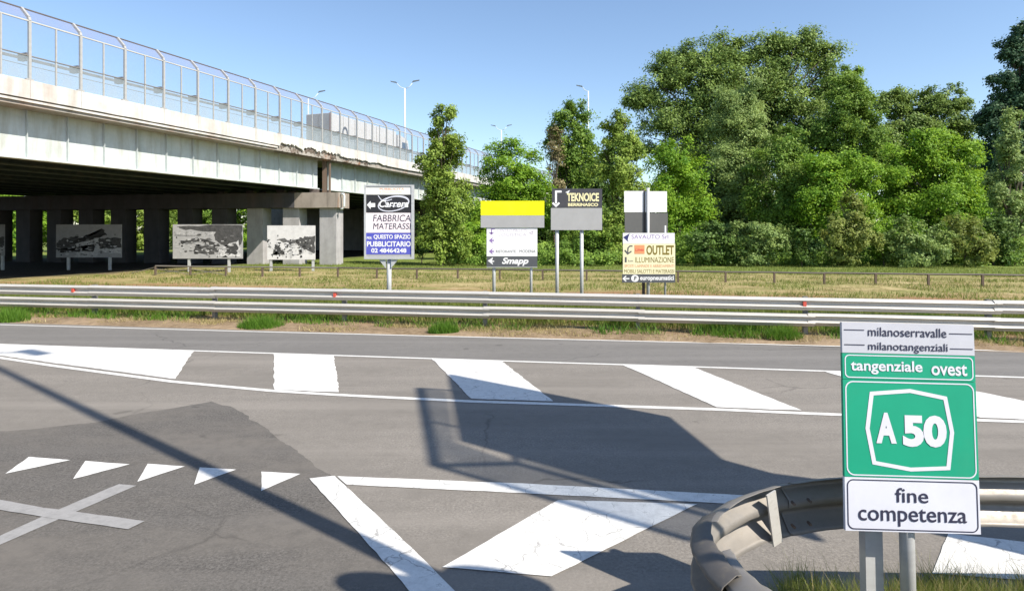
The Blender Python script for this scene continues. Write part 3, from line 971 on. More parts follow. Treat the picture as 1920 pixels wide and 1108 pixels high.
# 2: yellow and grey boards over a white one
s2 = Sign('advertising_sign', YS, 961, 'sign with a blank yellow board on top and a white arrow board below', 'sign', GRP)
s2.post(926, 430, 3.2); s2.post(996, 430, 2.6)
s2.panel(901.5, 377, 1020.5, 404, M['yellow'], 'yellow_panel', -0.03)
s2.panel(901.5, 404.3, 1020.5, 427, M['grey'], 'grey_panel', -0.03)
p = s2.panel(912.5, 427.3, 1007.5, 480.5, M['white'], 'white_panel')
s2.text(p, 'CENTRO PALLETS', 932, 429.5, 988, 434.5, M['faint'])
s2.text(p, 'LOGISTICA', 935, 437.5, 987, 443, M['faint'])
s2.strip(p, [(1000, 431), (998, 439), (993, 437), (999, 434)], 1.4, M['faint'], 'logo')
s2.strip(p, [(928, 429.5), (921.5, 429.5), (921.5, 438)], 1.8, M['violet'])
s2.poly(p, [(916.5, 436), (926.5, 436), (921.5, 440.5)], M['violet'])
for yy in (451, 471.5):
    s2.poly(p, [(916.5, yy), (924, yy - 6), (922.5, yy - 1.3), (926.5, yy - 1.3), (926.5, yy + 1.3), (922.5, yy + 1.3), (924, yy + 6)], M['violet'])
s2.text(p, 'RISTORANTE', 930, 469, 967, 474, M['slategrey'])
s2.text(p, 'MODENA', 974, 468.5, 1004, 474, M['slategrey'])
p = s2.panel(912.5, 480.8, 1007.5, 500, M['slategrey'], 'dark_panel')
s2.poly(p, [(914.5, 489), (924.5, 482.5), (922.5, 489), (926.5, 489), (926.5, 491), (922.5, 491), (924.5, 496.5)], M['white'])
s2.text(p, 'Smapp', 941, 483, 991, 498.5, M['white'], 0.3, 0.035)
s2.panel(912.5, 500.3, 1007.5, 502, M['grey'], 'bottom_rail')

# 3: two posts, dark board over a grey one
s3 = Sign('advertising_sign', YS, 1081, 'sign on two tall thin posts, dark board with hooked arrow over a blank grey board', 'sign', GRP)
s3.post(1045, 425, 3.4); s3.post(1091.5, 425, 3.4)
p = s3.panel(1035, 354, 1129, 390, M['charcoal'], 'dark_panel')
s3.strip(p, [(1053, 359.5), (1042.5, 359.5), (1042.5, 382)], 3.6, M['white'])
s3.strip(p, [(1036.2, 380.5), (1042.5, 386.5), (1048.8, 380.5)], 3.4, M['white'], 'arrow_head', -0.006)
s3.text(p, 'TEKNOICE', 1063, 362, 1123, 378, M['gold'], 0, 0.035)
s3.poly(p, [(1060, 361), (1069, 356.5), (1066, 361.5), (1070, 364)], M['white'], 'logo')
s3.text(p, 'BERRINASCO', 1065, 381, 1121.5, 387, M['gold'], 0, 0.04)
s3.panel(1033, 390.3, 1129, 431.5, M['grey'], 'grey_panel')

# 4: back of a half white half dark board, in front of it a yellow board
s4 = Sign('advertising_sign', YS + 0.6, 1211, 'tall board divided by a post, white upper half over dark lower half', 'sign', GRP)
s4.post(1214, 353, 2.8, y=-0.12)
s4.post(1207.5, 356, 2.4, M['post_dark'], y=0.04, sq=True)
s4.panel(1170.5, 358.5, 1206.5, 398, M['white'], 'white_panel')
s4.panel(1209.5, 359, 1250.5, 398, M['white'], 'white_panel')
s4.panel(1171.5, 398.4, 1206.5, 441, M['boardback'], 'dark_panel')
s4.panel(1209.5, 399.5, 1252, 441, M['boardback'], 'dark_panel')
s5 = Sign('advertising_sign', YS - 0.3, 1217, 'low board with yellow lighting outlet advert and dark arrow strip at its foot', 'sign', GRP)
s5.post(1217, 440, 2.8); s5.post(1248.5, 423, 2.0)
p = s5.panel(1168, 437, 1265, 457, M['white'], 'white_panel')
s5.text(p, 'SAVAUTO Srl', 1184, 440, 1253, 448, M['violet'])
s5.poly(p, [(1168.2, 445), (1181, 437.3), (1178, 445), (1177, 450), (1179, 454), (1175, 451)], M['navy'])
p = s5.panel(1168, 457.3, 1266, 514, M['paleyellow2'], 'yellow_panel')
s5.panel(1189.5, 459.5, 1208.5, 476, M['orange'], 'badge', -0.004, 0.003, parent=p)
s5.text(p, 'Linea', 1191, 465, 1207, 471, M['red'], 0.2, 0.02, -0.006)
s5.strip(p, [(1186, 461.5), (1181, 461.5), (1177.5, 465), (1177, 474)], 2.4, M['slategrey'])
s5.strip(p, [(1171.5, 469), (1177, 476), (1184, 471)], 2.4, M['slategrey'], 'arrow_head', -0.006)
s5.text(p, 'OUTLET', 1212, 460, 1263.5, 478, M['olive'], 0, 0.03)
s5.text(p, '1', 1171.5, 482, 1175, 492, M['slategrey'], 0, 0.03)
s5.text(p, 'km', 1178, 487, 1187, 491, M['slategrey'])
s5.text(p, 'ILLUMINAZIONE', 1191, 482, 1263.5, 492.5, M['olive'], 0, 0.0)
s5.text(p, 'SPOSTI LAMPADE E ARREDAMENTI', 1171, 496, 1264, 501.5, M['orange'])
s5.text(p, 'MOBILI SALOTTI E MATERASSI', 1170.5, 505, 1264, 512, M['olive'])
p = s5.panel(1166.5, 514.4, 1266, 530, M['slategrey'], 'dark_panel')
s5.strip(p, [(1168, 522.5), (1180, 522.5)], 2.4, M['white'])
s5.strip(p, [(1174, 517.5), (1168.5, 522.5), (1174, 527.5)], 2.2, M['white'], 'arrow_head', -0.006)
ci = [(1190.5 + 7.2 * math.cos(t), 522 + 6.6 * math.sin(t)) for t in [2 * math.pi * i / 20 for i in range(20)]]
s5.poly(p, ci, M['white'], 'logo')
s5.text(p, 'P', 1188, 518, 1193.5, 526.5, M['slategrey'], 0.2, 0.03, -0.006)
s5.text(p, 'europneumatici', 1200, 517, 1263.5, 528, M['white'], 0, 0.03)

# ------------------------------------------------------------------ old photographs on boards under the viaduct
def photo_board(Y, x0, y0, x1, y1, posts, label, shapes, sky_c=0.30):  # sky_c: print ground tone, lowered on boards that stand in shade
    s = Sign('photo_board', Y, (x0 + x1) / 2, label, 'photo board', 'black and white photo boards under the viaduct')
    for px in posts:
        s.post(px, y1 - 4, 2.0, y=0.05, sq=True)
    b = NB('print', 0.55, 0.3)
    n = b.noise(2.6, 6, 0.75)
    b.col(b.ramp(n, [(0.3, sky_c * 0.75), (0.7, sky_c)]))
    pn = s.panel(x0, y0, x1, y1, b.mat, 'printed_panel', th=0.05)
    for i, (g, pts) in enumerate(shapes):
        b = NB('print_tone', 0.55, 0.3)
        n = b.noise(5, 6, 0.8)
        b.col(b.ramp(n, [(0.35, g * 0.5), (0.65, min(0.8, g * 1.5))]))
        rj = random.Random(i * 13 + int(x0))
        rough = []
        for j in range(len(pts)):
            (ua, va), (ub, vb_) = pts[j], pts[(j + 1) % len(pts)]
            for t in range(6):
                f = t / 6
                rough.append((min(1, max(0, ua + (ub - ua) * f + rj.uniform(-.022, .022))), min(1, max(0, va + (vb_ - va) * f + rj.uniform(-.03, .03)))))
        s.poly(pn, [(x0 + u * (x1 - x0), y0 + v * (y1 - y0)) for u, v in rough], b.mat, 'print_shape', -0.003 - 0.0015 * i)
    rj = random.Random(int(x0) + 99)
    for g in (0.02, 0.12, 0.4):
        b = NB('print_tone', 0.55, 0.3)
        b.col((g, g, g))
        m = MB()
        for i in range(42):
            u, v = rj.gauss(0.5, 0.3), min(0.94, max(0.3, rj.gauss(0.66, 0.16)))
            if not 0.04 < u < 0.96: continue
            ru, rv = rj.uniform(.006, .045), rj.uniform(.008, .04)
            a0 = rj.uniform(0, 1)
            q = [s.p(x0 + min(1, max(0, u + ru * rj.uniform(.5, 1.2) * math.cos(a0 + k * 1.05))) * (x1 - x0), y0 + min(1, max(0, v + rv * rj.uniform(.5, 1.2) * math.sin(a0 + k * 1.05))) * (y1 - y0), -0.0125 - g * 0.004) for k in range(6)]
            m.add(q, [tuple(reversed(range(6)))])
        o = m.build('print_detail', b.mat, pn, fix=False)
        o['kind'] = 'stuff'
    return s
house = [(0.05, [(0, .55), (.12, .42), (.3, .35), (.36, .5), (.36, .85), (0, .72)]), (0.35, [(0.3, .55), (.66, .36), (.66, 1), (.3, .98)]),
         (0.03, [(.28, .52), (.4, .38), (.62, .26), (.69, .12), (.79, .28), (.72, .34), (.3, .6)]), (0.05, [(.66, .42), (1, .40), (1, .72), (.66, .74)]),
         (0.05, [(0, .72), (.3, .74), (.55, .82), (.6, .62), (.5, .66), (.46, .8), (.2, .84), (0, .78)]), (0.4, [(.66, .74), (1, .70), (1, .88), (.66, .84)])]
bridgep = [(0.06, [(.05, .05), (1, 0), (1, .55), (.8, .7), (.62, .5), (.6, .2), (.1, .14)]), (0.3, [(.03, .2), (.6, .24), (.58, .36), (.03, .32)]),
           (0.05, [(.1, .48), (.3, .40), (.5, .42), (.62, .55), (.58, .6), (.46, .5), (.32, .5), (.16, .58)]), (0.06, [(.3, .62), (.6, .6), (.66, .78), (.5, .9), (.3, .8)]),
           (0.45, [(0.68, .72), (.96, .45), (.97, .95), (.62, .95)]), (0.05, [(.76, .66), (.92, .56), (.93, .86), (.76, .88)])]
street = [(0.07, [(.55, .45), (.7, .36), (.85, .32), (1, .28), (1, .8), (.9, .75), (.7, .66)]), (0.10, [(.2, .42), (.34, .36), (.5, .45), (.6, .4), (.6, .55), (.36, .5)]),
          (0.05, [(.1, .8), (.18, .52), (.22, .6), (.32, .72), (.36, .86), (.26, .9), (.2, .76), (.1, .9)]), (0.04, [(0, .38), (.06, .42), (.03, .5), (0, .48)])]
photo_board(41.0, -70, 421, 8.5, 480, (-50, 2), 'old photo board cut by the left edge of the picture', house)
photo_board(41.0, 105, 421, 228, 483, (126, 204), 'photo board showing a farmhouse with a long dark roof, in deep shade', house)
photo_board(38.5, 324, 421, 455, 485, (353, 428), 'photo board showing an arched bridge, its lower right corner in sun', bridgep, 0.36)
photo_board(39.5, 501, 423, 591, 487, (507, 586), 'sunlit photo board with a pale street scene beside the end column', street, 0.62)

# ------------------------------------------------------------------ A 50 sign in front
sg = empty('motorway_sign', (0, 0, 0), 'green and white motorway end sign reading A 50 on steel posts', 'sign')
KS = 0.886
SW, K = 0.862 * KS, 1.335 / 1035 * KS                      # board width, metres per unit of the drawing
def q(x, y):
    """drawing units (right from the sheared left edge, down from the top) to board coordinates"""
    u = (x - (40 + 0.054 * (y - 40))) / 670 * SW - SW / 2
    return u, (1075 - y) * K
ZB = 0.575 * KS + CH * (1 - KS)
def spanel(y0, y1, mat, name):
    m = MB()
    m.box(-SW / 2, SW / 2, 0, 0.022, (1075 - y1) * K + ZB + 0.0012, (1075 - y0) * K + ZB - 0.0012)
    return m.build(name, mat, sg)
def spoly(par, pts, mat, name, front=-0.002):
    m = MB()
    m.add([(u, front, v + ZB) for u, v in pts], [tuple(range(len(pts)))])
    o = m.build(name, mat, par, fix=False)
    if o.data.polygons[0].normal.y > 0: o.data.flip_normals()
    return o
def sring(par, outer, inner, mat, name='border', front=-0.002):
    n = len(outer)
    m = MB()
    m.add([(u, front, v + ZB) for u, v in outer + inner], [(i, (i + 1) % n, n + (i + 1) % n, n + i) for i in range(n)])
    o = m.build(name, mat, par, fix=False)
    if o.data.polygons[0].normal.y > 0: o.data.flip_normals()
    return o
def rrect(x0, y0, x1, y1, r, n=6):
    out = []
    for cx, cy, a0 in ((x1 - r, y1 - r, 0), (x0 + r, y1 - r, 90), (x0 + r, y0 + r, 180), (x1 - r, y0 + r, 270)):
        for i in range(n + 1):
            t = R(a0 + 90 * i / n)
            out.append((cx + r * math.cos(t), cy + r * math.sin(t)))
    return out
def stext(par, body, x0, y0, x1, y1, mat, bold=0.0, shear=0.0):
    V, Fs = text_pts(body, shear, bold)
    mx0, mx1 = min(v.x for v in V), max(v.x for v in V)
    my0, my1 = min(v.y for v in V), max(v.y for v in V)
    (u0, v0), (u1, v1) = q(x0, y1), q(x1, y0)
    u0_, _ = q(x0, (y0 + y1) / 2); u1_, _ = q(x1, (y0 + y1) / 2)
    m = MB()
    m.add([(u0_ + (v.x - mx0) / (mx1 - mx0) * (u1_ - u0_), -0.003, v0 + (v.y - my0) / (my1 - my0) * (v1 - v0) + ZB) for v in V], Fs)
    return m.build('lettering', mat, par, fix=False)
pa = spanel(40, 196, M['signgrey'], 'top_plate')
stext(pa, 'milanoserravalle', 174, 62, 572, 108, M['ink'], 0.004)
stext(pa, 'milanotangenziali', 178, 138, 580, 190, M['ink'], 0.004)
for y, xa, xb in ((79, 52, 155), (87, 586, 704), (154, 56, 160), (163, 592, 707)):
    u0, v0 = q(xa, y); u1, _ = q(xb, y)
    spoly(pa, [(u0, v0 - 0.0026), (u1, v0 - 0.0026), (u1, v0 + 0.0026), (u0, v0 + 0.0026)], M['ink'], 'rule_line')
pb_ = spanel(196, 328, M['green'], 'name_plate')
h = SW / 2
def band(y0, y1): return (1075 - y1) * K, (1075 - y0) * K
z0, z1 = band(204, 320)
sring(pb_, rrect(-h + .012, z0, h - .012, z1, .026), rrect(-h + .018, z0 + .006, h - .018, z1 - .006, .021), M['signwhite'])
stext(pb_, 'tangenziale', 92, 230, 455, 300, M['signwhite'], 0.02)
stext(pb_, 'ovest', 500, 240, 680, 298, M['signwhite'], 0.02)
pc = spanel(328, 812, M['green'], 'route_plate')
z0, z1 = band(336, 804)
sring(pc, rrect(-h + .012, z0, h - .012, z1, .045), rrect(-h + .019, z0 + .007, h - .019, z1 - .007, .039), M['signwhite'])
oct_o = [q(x, y) for x, y in [(193, 388), (395, 369), (582, 403), (622, 580), (607, 765), (410, 777), (218, 747), (177, 570)]]
oct_c = (sum(a for a, b in oct_o) / 8, sum(b for a, b in oct_o) / 8)
oct_i = [(oct_c[0] + (a - oct_c[0]) * 0.905, oct_c[1] + (b - oct_c[1]) * 0.905) for a, b in oct_o]
sring(pc, oct_o, oct_i, M['signwhite'], 'shield_border')
stext(pc, 'A', 230, 490, 332, 642, M['signwhite'], 0.05)
stext(pc, '50', 364, 498, 584, 656, M['signwhite'], 0.05)
pd = spanel(812, 1075, M['signwhite'], 'bottom_plate')
z0, z1 = band(822, 1066)
sring(pd, rrect(-h + .012, z0, h - .012, z1, .036), rrect(-h + .018, z0 + .006, h - .018, z1 - .006, .031), M['ink'])
stext(pd, 'fine', 336, 858, 500, 930, M['ink'], 0.006)
stext(pd, 'competenza', 156, 958, 694, 1046, M['ink'], 0.006)
pm_ = MB()
pm_.tube([(0.005, 0.068, -0.3), (0.005, 0.068, 1.93)], 0.04, 16); pm_.build('round_post', M['post'], sg, smooth=True)
pm_ = MB()
for x0, x1, y0, y1 in ((-0.195, -0.093, 0.14, 0.147), (-0.195, -0.188, 0.147, 0.21), (-0.10, -0.093, 0.147, 0.21)):
    pm_.box(x0, x1, y0, y1, -0.3, 1.1)
pm_.build('channel_post', M['post'], sg)
for z in (1.05, 1.7):
    cl_ = MB(); cl_.box(-0.27, 0.27, 0.023, 0.028, z, z + 0.04); cl_.build('clamp_bar', M['post'], sg)
sg.location = (2.615 * KS - 0.045, 3.905 * KS - 0.02, 0)
sg.rotation_euler = (R(-4.4), R(1.2), R(-1.0))

# ------------------------------------------------------------------ near guardrail with its rounded end
ng = empty('guardrail', (1.2, 3.6, 0), 'weathered guardrail curling round into a blunt end beside the A 50 sign', 'guardrail')
def catmull(P, n=6):
    P = [Vector(p) for p in P]
    out = []
    for i in range(len(P) - 1):
        p0, p1, p2, p3 = P[max(i - 1, 0)], P[i], P[i + 1], P[min(i + 2, len(P) - 1)]
        for k in range(n):
            t = k / n
            out.append(0.5 * ((2 * p1) + (p2 - p0) * t + (2 * p0 - 5 * p1 + 4 * p2 - p3) * t * t + (3 * p1 - p0 - 3 * p2 + p3) * t ** 3))
    out.append(P[-1])
    return out
ox, oy = 1.2, 3.6
def npath(pts, n=6):
    return [(p.x - ox, p.y - oy) for p in catmull(pts, n)]
TP = [(o * 1.0, z * 1.02) for o, z in WPROF]
def nprof(sgn=1, t=0.006):
    a = [(sgn * o, z) for o, z in TP]
    b_ = [(sgn * (o - t), z) for o, z in reversed(TP)]
    return a + b_
# travelling from the right end leftwards along the far side, round the nose, back to the right: outside is on the right hand
sc_ = lambda P: [(x * KS, y * KS) for x, y in P]
far_pts = sc_([(9.0, 4.20), (6.0, 4.30), (4.0, 4.37), (2.9, 4.40), (2.35, 4.36), (1.95, 4.27)])
bend1 = sc_([(2.02, 4.29), (1.80, 4.20), (1.55, 4.04), (1.34, 3.84), (1.26, 3.72)])
nose = sc_([(1.34, 3.84), (1.235, 3.69), (1.185, 3.50), (1.18, 3.32), (1.215, 3.16)])
near_pts = sc_([(1.215, 3.40), (1.23, 3.2), (1.285, 2.98), (1.46, 2.74), (1.9, 2.56), (2.6, 2.46), (4.5, 2.40), (8.0, 2.3)])
M['galv_nose'] = galv('galvanised_shade', (0.13, 0.12, 0.11), 0.55, 0.3, 0.7)  # nose plate steel darkened to paint in its shaded outer side
for nm, pts, dz, mt, shift, dent in (('rail_beam', far_pts, 0.64, 'galv_dark', 0.0, 0.006), ('bend_beam', bend1, 0.634, 'galv_dark', 0.012, 0.010),
                                      ('nose_plate', nose, 0.632, 'galv_nose', 0.030, 0.018), ('rail_beam', near_pts, 0.63, 'galv_dark', 0.012, 0.010)):
    m = MB()
    pr = [(o - shift, z) for o, z in nprof(-1)]
    m.sweep(npath(pts, 14), pr, z0=dz)
    out = []
    for (x, y, z) in m.v:
        k = dent * mnoise.noise((x * 6, y * 6, z * 5)) + 0.5 * dent * mnoise.noise((x * 17, y * 17, z * 12))
        out.append((x + k, y + 0.8 * k, z + 0.5 * k))
    m.v = out
    m.build(nm, M[mt], ng, smooth=True)
def npost(x, y, ang, strap=True):
    c, s_ = math.cos(ang), math.sin(ang)
    Mx = Matrix(((c, -s_, 0, x - ox), (s_, c, 0, y - oy), (0, 0, 1, 0), (0, 0, 0, 1)))
    m = MB()
    m.box(-0.05, 0.05, -0.005, 0.007, -0.3, 0.93, 0, Mx); m.box(-0.05, -0.042, 0.007, 0.08, -0.3, 0.93, 0, Mx); m.box(0.042, 0.05, 0.007, 0.08, -0.3, 0.93, 0, Mx)
    return m.build('post', M['galv_dark'], ng)
for x, y, a in ((4.6 * KS, 4.24 * KS, 0), (7.5 * KS, 4.12 * KS, 0), (2.7 * KS, 2.58 * KS, 0), (5.5 * KS, 2.48 * KS, 0)):
    npost(x, y, a)
# strap where the far beam is spliced to the bend
stp = MB()
Mx = Matrix.Translation((1.80 * KS - ox, 4.165 * KS - oy, 0)) @ Matrix.Rotation(R(30), 4, 'Z') @ Matrix.Rotation(R(-11), 4, 'Y')
stp.box(0.105, 0.185, 0.012, 0.022, 0.60, 0.93, 0, Mx)
stp.box(0.12, 0.17, 0.024, 0.09, 0.60, 0.62, 0, Mx)
stp.build('splice_strap', M['galv'], ng)
for (x, y) in ((1.93 * KS, 4.22 * KS), (2.06 * KS, 4.26 * KS)):
    for z in (0.72, 0.86):
        bo = MB(); bo.tube([(x - ox, y - oy - 0.03, z), (x - ox, y - oy + 0.01, z)], 0.009, 6); bo.build('bolt', M['rust'], ng)

# ------------------------------------------------------------------ things outside the picture whose shadows fall into it
def ground_back(px, py, z):
    """the point at height z whose shadow falls at that pixel"""
    g = G(px, py)
    return Vector((g.x + SUN_AZ.x * z / SUN_TAN, g.y + SUN_AZ.y * z / SUN_TAN, z))

# lighting column on the gore behind the picture
g1, g2 = G(0, 703), G(740, 1056)
dirp = (g2 - g1).normalized()
base = g2 + dirp * 4.6
lamp = empty('street_lamp', (base.x, base.y, 0), 'tall lighting column beside the slip road, right of the picture', 'street lamp')
m = MB(); m.tube([(0, 0, -0.2), (0, 0, 6), (0, 0, 17.6)], [0.11, 0.095, 0.07], 12); m.build('pole', M['lampgrey'], lamp, smooth=True)
hd = ground_back(62, 661, 17.9) - base
m = MB(); m.tube([(0, 0, 17.5), (hd.x * 0.5, hd.y * 0.5, 17.85), (hd.x, hd.y, 17.9)], 0.045, 8); m.build('arm', M['lampgrey'], lamp, smooth=True)
m = MB(); m.box(-0.16, 0.16, -0.42, 0.42, 17.82, 17.96, 0, Matrix.Translation((hd.x, hd.y, 0)) @ Matrix.Rotation(R(60), 4, 'Z')); m.build('lamp_head', M['lamphead'], lamp)

# big direction board on a post: the back-projected outline lies in one upright plane
ZT = 9.6
A = ground_back(845, 702, ZT); B = ground_back(870, 826, ZT)
e1 = Vector((B.x - A.x, B.y - A.y, 0)).normalized()
big = empty('direction_sign', (A.x, A.y, 0), 'large direction board on a cantilever mast with a service walkway, right of the picture', 'sign')
LW = (B - A).length
def bp(u, z, off=0.0):
    p_ = e1 * u
    return Vector((p_.x + e1.y * off, p_.y - e1.x * off, z))
zt = lambda t: ZT - t * SUN_TAN
m = MB(); m.prism([bp(0, ZT), bp(LW, ZT), bp(LW, zt(3.95)), bp(0, zt(4.09))], bp(0, 0, 0.06)); m.build('upper_panel', M['boardback'], big)
m = MB()
m.prism([bp(1.5, zt(3.9), 0.08), bp(2.3, zt(3.9), 0.08), bp(2.15, zt(5.2), 0.08), bp(2.0, -0.2, 0.08), bp(1.4, -0.2, 0.08), bp(1.45, zt(5.2), 0.08), bp(1.65, zt(4.6), 0.08)], bp(0, 0, 0.3))
m.build('mast', M['post'], big)
fr = MB()
of = 0.08
F1, F2, F3, F4, F5 = bp(1.36, zt(-0.65), of), bp(LW + 1.03, zt(-0.4), of), bp(LW + 0.85, zt(2.5), of), bp(LW + 0.19, zt(0.86), of), bp(LW + 0.1, zt(3.6), of)
T1, T2 = bp(3.0, zt(-0.52), of), bp(LW - 0.1, ZT - 0.9, 0)
for a, b_, r_ in ((F1, F2, 0.075), (F2, F3, 0.05), (F2, F4, 0.06), (F4, F5, 0.05), (F1, bp(1.1, ZT - 0.05, 0), 0.035), (T1, bp(3.0, ZT - 0.05, 0), 0.03), (F5, bp(LW, zt(3.6), 0), 0.04), (F3, F5, 0.03), (F4, bp(LW - 0.1, ZT - 0.75, 0), 0.04)):
    fr.tube([a, b_], r_, 6)
fr.build('walkway_rail', M['galv_dark'], big)
m = MB()
E1, E2 = bp(LW - 0.03, zt(0.9), of), bp(LW - 0.03, zt(3.6), of)
m.prism([F2, F3, F5, E2, E1, F4], bp(0, 0, 0.004)); m.prism([F1, F2, F4, bp(LW + 0.05, ZT + 0.03, of), bp(1.2, ZT + 0.03, of)], bp(0, 0, 0.004)); m.build('walkway_grating', M['mesh_grate'], big)

# two unseen discs on posts beyond the right edge, added for their shadows
for (px, py, z, rad, lab) in ((745, 1108, 4.6, 0.38, 'unseen round disc on a post, added for its shadow'), (930, 1090, 4.6, 0.32, 'smaller unseen disc on a post, added for its shadow')):
    c = ground_back(px, py, z)
    rs = empty('shadow_disc', (c.x, c.y, 0), lab, 'sign')
    m = MB(); m.prism([(rad * math.cos(t), 0, z + rad * math.sin(t)) for t in [2 * math.pi * i / 24 for i in range(24)]], (0, 0.02, 0)); m.build('disc', M['white'], rs)
    m = MB(); m.tube([(0, 0.05, -0.2), (0, 0.05, z + 0.2)], 0.03, 8); m.build('post', M['post'], rs)

# ------------------------------------------------------------------ vegetation
def leaves(rng, C, Rd, n_per, ls, up=0.4, out=0.75, center=None):
    """leaf rhombi scattered about clump centres C (k,3) of radius Rd (k,)"""
    k = len(C)
    idx = np.repeat(np.arange(k), n_per)
    N = len(idx)
    P = C[idx] + rng.normal(0, 1, (N, 3)) * (Rd[idx][:, None] * np.array([0.55, 0.55, 0.42]))
    nrm = rng.normal(0, 0.42, (N, 3))
    if center is not None:
        o = P - center[idx]
        nrm += out * o / (np.linalg.norm(o, axis=1)[:, None] + 1e-6)
    nrm[:, 2] += up
    nrm /= np.linalg.norm(nrm, axis=1)[:, None] + 1e-9
    t = rng.normal(0, 1, (N, 3)); t[:, 2] -= 0.35
    t -= nrm * np.sum(t * nrm, axis=1)[:, None]
    t /= np.linalg.norm(t, axis=1)[:, None] + 1e-9
    b = np.cross(nrm, t)
    L = ls * rng.uniform(0.65, 1.4, N)[:, None]
    W = L * rng.uniform(0.24, 0.36, N)[:, None]
    V = np.empty((N, 4, 3))
    V[:, 0] = P - t * L * 0.5
    V[:, 1] = P + b * W
    V[:, 2] = P + t * L * 0.5
    V[:, 3] = P - b * W
    clump_t = rng.normal(0.5, 0.22, k)
    T = np.clip(clump_t[idx] + rng.normal(0, 0.09, N), 0, 1)
    return V, T

def leaf_mesh(name, V, T, mat):
    N = len(V)
    nv = V.shape[1]
    me = bpy.data.meshes.new(name)
    me.vertices.add(N * nv)
    me.vertices.foreach_set('co', V.reshape(-1).astype(np.float32))
    me.loops.add(N * nv)
    me.loops.foreach_set('vertex_index', np.arange(N * nv, dtype=np.int32))
    me.polygons.add(N)
    me.polygons.foreach_set('loop_start', np.arange(0, N * nv, nv, dtype=np.int32))
    a = me.attributes.new('tint', 'FLOAT', 'POINT')
    a.data.foreach_set('value', np.repeat(T, nv).astype(np.float32))
    me.materials.append(mat)
    me.update(calc_edges=True)
    return me

def tree(name, bx, Y, blobs, kind, label, cat='tree', group=None, ls=0.24, dens=330, trunk=0.16, base_y=None, seed=None, crown='crown', stem='trunk', depth=0.85, clump=0.75, limbs=7, gap=0.0):
    sd = abs(seed if seed is not None else (int(bx) * 7 + int(Y * 3)))
    rng = np.random.default_rng(sd)
    rr_ = random.Random(sd)
    X0 = (bx - 960) / F * Y
    root = empty(name, (X0, Y, 0), label, cat, group)
    mpp = Y / F
    Cs, Rs, Ct = [], [], []
    ends = []
    for (px, py, rx, ry) in blobs:
        c = at(px, py, Y) - Vector((X0, Y, 0))
        rx, rz = rx * mpp, ry * mpp
        ryy = depth * (rx + rz) / 2
        c.y += rr_.uniform(-0.35, 0.35) * ryy
        area = math.pi * rx * rz
        nl = int(area * dens * 1.3)
        npc = 46
        nc = max(5, nl // npc)
        nb = max(5, int(9 * min(2.0, (rx + rz) / 3.2)))
        bd = rng.normal(0, 1, (nb, 3)); bd[:, 1] -= 0.25; bd /= np.linalg.norm(bd, axis=1)[:, None]
        br = rng.uniform(0.55, 0.95, nb)
        bs = rng.uniform(0.26, 0.46, nb)                         # bough size relative to the blob
        if gap:
            bs *= rng.choice([1, 0.6], nb, p=[1 - gap, gap])
        pick = rng.choice(nb, nc, p=bs ** 2 / np.sum(bs ** 2))
        dirs = rng.normal(0, 1, (nc, 3)); dirs[:, 2] += 0.35; dirs /= np.linalg.norm(dirs, axis=1)[:, None]
        rad = rng.uniform(0.45, 1.1, nc)
        loc = bd[pick] * br[pick][:, None] + dirs * (rad * bs[pick])[:, None]
        inner = rng.random(nc) < 0.12
        loc[inner] = bd[pick][inner] * rng.uniform(0.1, 0.5, (inner.sum(), 1))
        loc *= (1 + 0.06 * rng.normal(0, 1, nc))[:, None]
        pts = np.array(c)[None, :] + loc * np.array([rx, ryy, rz])[None, :]
        pts[:, 2] = np.maximum(pts[:, 2], 0.12)
        Cs.append(pts)
        Rs.append(np.clip(clump * rng.uniform(0.4, 0.95, nc) * min(1, 0.35 + min(rx, rz) * 0.35), 0.12, 1.0))
        Ct.append(np.repeat(np.array(c)[None, :], nc, 0))
        ends.append((c, rx, rz))
    C = np.concatenate(Cs); Rd = np.concatenate(Rs); Cc = np.concatenate(Ct)
    V, T = leaves(rng, C, Rd, 46, ls * 0.86, center=Cc)
    V[:, :, 2] = np.maximum(V[:, :, 2], 0.02)
    link(crown, leaf_mesh(crown, V, T, LEAF[kind]), root)
    # trunk with limbs reaching into the blobs
    m = MB()
    topb = max(ends, key=lambda e: e[0].z)
    Ht = topb[0].z
    tr = trunk
    wob = lambda z: Vector((0.12 * math.sin(z * 0.7 + sd), 0.12 * math.cos(z * 0.9 + sd), 0))
    fork = max(0.6, 0.45 * Ht)
    def axis(z):
        f = max(0, (z - fork) / max(0.1, Ht - fork))
        return Vector((topb[0].x * f, topb[0].y * f, z)) + wob(z)
    n = 8
    m.tube([axis(-0.2 + (Ht + 0.2) * i / n) for i in range(n + 1)], [tr * (1.25 if i == 0 else 1) * (1 - 0.85 * i / n) for i in range(n + 1)], 8)
    for (c, rx, rz) in ends:
        for j in range(max(1, limbs // 2)):
            z0 = max(0.3, min(c.z * 0.75, c.z - rx * 0.6)) * rr_.uniform(0.6, 1.0)
            a = axis(min(z0, Ht * 0.9))
            e_ = c + Vector((rr_.uniform(-.7, .7) * rx, rr_.uniform(-.6, .6) * rx, rr_.uniform(-.2, .75) * rz))
            if e_.z < 0.2: continue
            md = (a + e_) / 2 + Vector((0, 0, 0.12 * (e_ - a).length)) * rr_.uniform(-0.4, 1)
            m.tube([a, md, e_], [tr * 0.42, tr * 0.26, tr * 0.08], 6)
    m.build(stem, M['bark'], root, fix=False)
    return root

